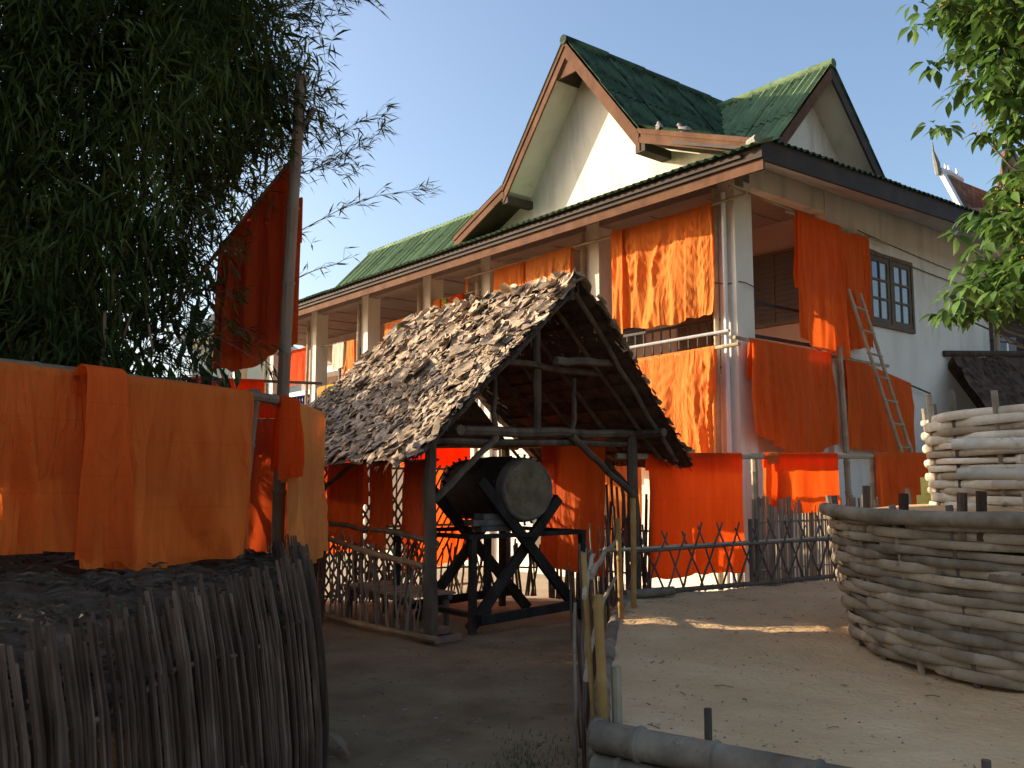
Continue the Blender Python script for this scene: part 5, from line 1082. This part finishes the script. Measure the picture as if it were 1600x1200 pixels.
for sg in (-1, 1):
    a0, a1 = tp(ga[0], -.4, ga[1]), tp(ga[0] + sg * 1.45, -.4, ga[1] - gb)
    m = MB(); m.prism([a0, a1, a1 + Tx * -sg * .42, a0 - Z * .95], Ty * .12); m.build('barge_board', 'maroon', tm, False)
    m = MB(); m.prism([a0 + Z * .05, a1 + Z * .05, a1 + TD * 6 + Z * .05, a0 + TD * 6 + Z * .05], Z * .1); m.build('upper_roof_slope', 'tile', tm, False)
m = MB(); m.prism([tp(1.9, -.25, 13.5), tp(3.1, -.25, 10.4), tp(.7, -.25, 10.4)], Ty * .1); m.build('gable_field', 'darkbrown', tm, False)
m = MB(); m.tube([tp(1.9, -.4, 14.3), tp(1.88, -.4, 14.6), tp(1.82, -.4, 14.95), tp(1.86, -.4, 15.3)], [.16, .1, .09, .05], 7); m.build('roof_finial', 'edge', tm)
m = MB(); m.tube([tp(3.9, -.4, 14.0), tp(3.95, -.4, 14.7), tp(4.1, -.4, 15.2)], [.14, .1, .04], 7); m.build('roof_finial', 'maroon', tm)

# thatched shed beside the white wall
sh = thing('thatched_shed', (10.5, 17.5, 0), 'dark thatched shed behind the woven rings beside the white wall', 'shed')
S0_, S1_ = V((8.35, 17.0, 0)), V((14.5, 17.6, 0)); sdv = (S1_ - S0_).normalized(); sn = V((sdv.y, -sdv.x, 0))
m = MB(); rg = random.Random(5)
for k in range(16):
    for j in range(31):
        a, b = j / 30, k / 15; p = S0_ + sdv * a * 6.2 + sn * (b * 2.2) + Z * (4.0 - b * 2.4 + rg.uniform(-.05, .05)) + sdv * rg.uniform(-.05, .05); m.v.append(tuple(p))
for k in range(15):
    for j in range(30): a = k * 31 + j; m.f.append((a, a + 31, a + 32, a + 1))
m.build('thatch_slope', 'thatch_d', sh, False)
tf = MB()
for k in range(1500):
    a, b = rg.random(), rg.random(); p = S0_ + sdv * a * 6.2 + sn * (b * 2.2) + Z * (4.03 - b * 2.4); d = (sn * .9 - Z + sdv * rg.uniform(-.5, .5) + Z * rg.uniform(0, .5)).normalized(); s_ = sdv * rg.uniform(.01, .03); tf.add([p - s_, p + s_, p + d * rg.uniform(.1, .3)], [(0, 1, 2)])
tf.build('thatch_tufts', 'thatch_d', sh, False, kind='stuff')
m = MB(); m.prism([S0_ + Z * 3.98, S1_ + Z * 3.98, S1_ - sn * 2.2 + Z * 1.6, S0_ - sn * 2.2 + Z * 1.6], Z * -.1); m.build('back_thatch_slope', 'thatch_d', sh, False)
m = MB(); m.tube([S0_ - sdv * .15 + Z * 4.04, S1_ + Z * 4.1], .06, 8); m.build('ridge_pole', 'log', sh)
for a in (.3, 5.8):
    for b in (2.0, -2.0): m = MB(); p = S0_ + sdv * a + sn * b; m.tube([p, p + Z * 1.75], .06, 7); m.build('post', 'log', sh)
# timber house behind, between wall and tree
th = thing('timber_house', (17, 27, 0), 'dark timber house glimpsed between white wall and tree', 'house')
m = MB(); m.obox((18, 28, 4), (5, 0, 0), (0, 2, 0), (0, 0, 4)); m.build('wall', 'darkbrown', th, False)
m = MB(); m.prism([(12.6, 25.6, 8.0), (23.4, 25.6, 8.0), (23.4, 28, 10.2), (12.6, 28, 10.2)], V((0, 0, .12))); m.build('roof_slope', 'tile', th, False)
for k in range(6): m = MB(); m.obox((13.6 + k * .8, 25.98, 5.2), (.26, 0, 0), (0, .03, 0), (0, 0, .6)); wd_ = m.build('window', 'louvre', th, False); m = MB(); m.obox((13.6 + k * .8, 25.94, 5.2), (.02, 0, 0), (0, .012, 0), (0, 0, .6)); m.build('mullion', 'white', wd_, False)
m = MB(); m.obox((16, 25.9, 4.2), (3, 0, 0), (0, .08, 0), (0, 0, .06)); m.build('balcony_rail', 'white', th, False)
rail('pale timber post standing beside the far corner of white wall', (9.95, 18.3, 0), (9.95, 18.3, 5.6), .06, 'bamboo', 'timber_post', 'post', 5)
for k in range(5): rg = random.Random(k); wire('thin wire strung behind the shed, %s of five' % ('lowest', 'second lowest', 'middle', 'second highest', 'highest')[k], [(9.6, 18.4, 4.3 + k * .28), (12.0, 18.6, 4.4 + k * .33 + rg.uniform(-.2, .2)), (15, 19, 4.9 + k * .3)], .012, .15, 'wires strung behind the shed')
m = MB(); lathe(m, V((8.15, 16.6, 2.0)), [(.22, 0), (.24, .02), (.24, .2), (.25, .22), (.24, .24), (.24, .42), (.22, .44)], 18); m.build('blue_drum', 'bluep', None, label='blue plastic drum on dark boards beside the white wall', cat='drum')
bd = thing('board_crate', (7.85, 16.2, 0), 'dark slatted crate standing at the foot of white wall', 'crate')
for k in range(7): m = MB(); m.obox((7.0 + k * .26, 15.9 + k * .1, 1.0), (.10, .04, 0), (-.01, .025, 0), (0, 0, 1.0)); m.build('slat', 'darkbrown', bd, False)
m = MB(); m.obox((7.8, 16.35, 1.0), (.95, .37, 0), (-.1, .25, 0), (0, 0, .98)); m.build('box', 'metal', bd, False)
# pale annex past the far end of the gallery
an = thing('annex_building', (-11, 32, 0), 'pale green annex beyond the far end of the gallery', 'building')
m = MB(); m.obox((-9.4, 34, 3.2), (1.7, 0, 0), (0, 3, 0), (0, 0, 3.2)); m.build('wall', 'mint', an, False)
m = MB(); m.prism([(-11.5, 30.4, 6.3), (-7.3, 30.4, 6.3), (-7.9, 34, 8.2), (-11, 34, 8.2)], V((0, 0, .12))); m.build('roof_slope', 'edge', an, False)
for k in range(3): m = MB(); m.obox((-10.5 + k * 1.05, 30.97, 4.4), (.35, 0, 0), (0, .03, 0), (0, 0, .6)); m.build('window', 'louvre', an, False)

# ================================================================== SMALL THINGS ON THE GROUND
rg = random.Random(91); pb = MB()
def pebble(p, r_):
    q = [V((rg.uniform(.7, 1.2) * r_ * x, rg.uniform(.7, 1.2) * r_ * y, rg.uniform(.5, .8) * r_ * z)) for x, y, z in ((1, 0, 0), (-1, 0, 0), (0, 1, 0), (0, -1, 0), (0, 0, 1), (0, 0, -.6))]
    pb.add([V(p) + c for c in q], [(0, 2, 4), (2, 1, 4), (1, 3, 4), (3, 0, 4), (2, 0, 5), (1, 2, 5), (3, 1, 5), (0, 3, 5)])
for k in range(900): pebble((rg.uniform(-1.3, 1.0), rg.uniform(4.6, 10.5), .004), rg.choice((.003, .004, .006, .009, .014)))
for k in range(2200):
    a, b = rg.random(), rg.random(); p = sand_pt(.04 + .9 * a * .7, b); pebble((p[0], p[1], p[2] + .002), rg.choice((.003, .004, .005, .006, .009)))
pb.build('pebbles', 'pebble', None, False, label='small stones and crumbs scattered on path and sand', cat='pebbles', kind='stuff')
tw2 = MB()
for k in range(170):
    if k % 2: x, y = rg.uniform(-1.1, .8), rg.uniform(4.7, 10); z = .008
    else: q = sand_pt(.04 + .6 * rg.random(), rg.random()); x, y, z = q[0], q[1], q[2] + .008
    a = rg.uniform(0, 6.28); l_ = rg.uniform(.02, .12); tw2.tube([(x, y, z), (x + l_ * .5 * math.cos(a), y + l_ * .5 * math.sin(a), z + .008), (x + l_ * math.cos(a + .3), y + l_ * math.sin(a + .3), z)], .003, 4)
tw2.build('straw_bits', 'deadleaf', None, label='bits of straw and twig on path and sand', cat='litter', kind='stuff')
m = MB(); P = [poly_at([(-1.19, 5.75, .05), (-1.12, 5.72, .10), (-1.02, 5.6, .05), (-.93, 5.42, .012)], i / 8) for i in range(9)]
for i, p in enumerate(P):
    w_ = .022 * math.sin(math.pi * (.12 + .86 * i / 8)); m.v.append(tuple(p + V((w_, w_, 0)))); m.v.append(tuple(p - V((w_, w_, -.006))))
for i in range(8): m.f.append((2 * i, 2 * i + 1, 2 * i + 3, 2 * i + 2))
m.build('dry_leaf', 'deadleaf', None, label='long pale dry leaf lying beside the foreground fence', cat='leaf')
gr = MB()
for k in range(420):
    x = .12 + rg.gauss(0, .14); y = 4.95 + abs(rg.gauss(0, .45)); h_ = rg.uniform(.01, .045); d = V((rg.uniform(-.5, .5), rg.uniform(-.5, .5), 1)).normalized() * h_; gr.add([(x - .003, y, 0), (x + .003, y, 0), (x + d.x, y + d.y, d.z)], [(0, 1, 2)])
gr.build('grass', 'cactus', None, False, label='sparse short grass on the path by the log edge', cat='grass', kind='stuff')
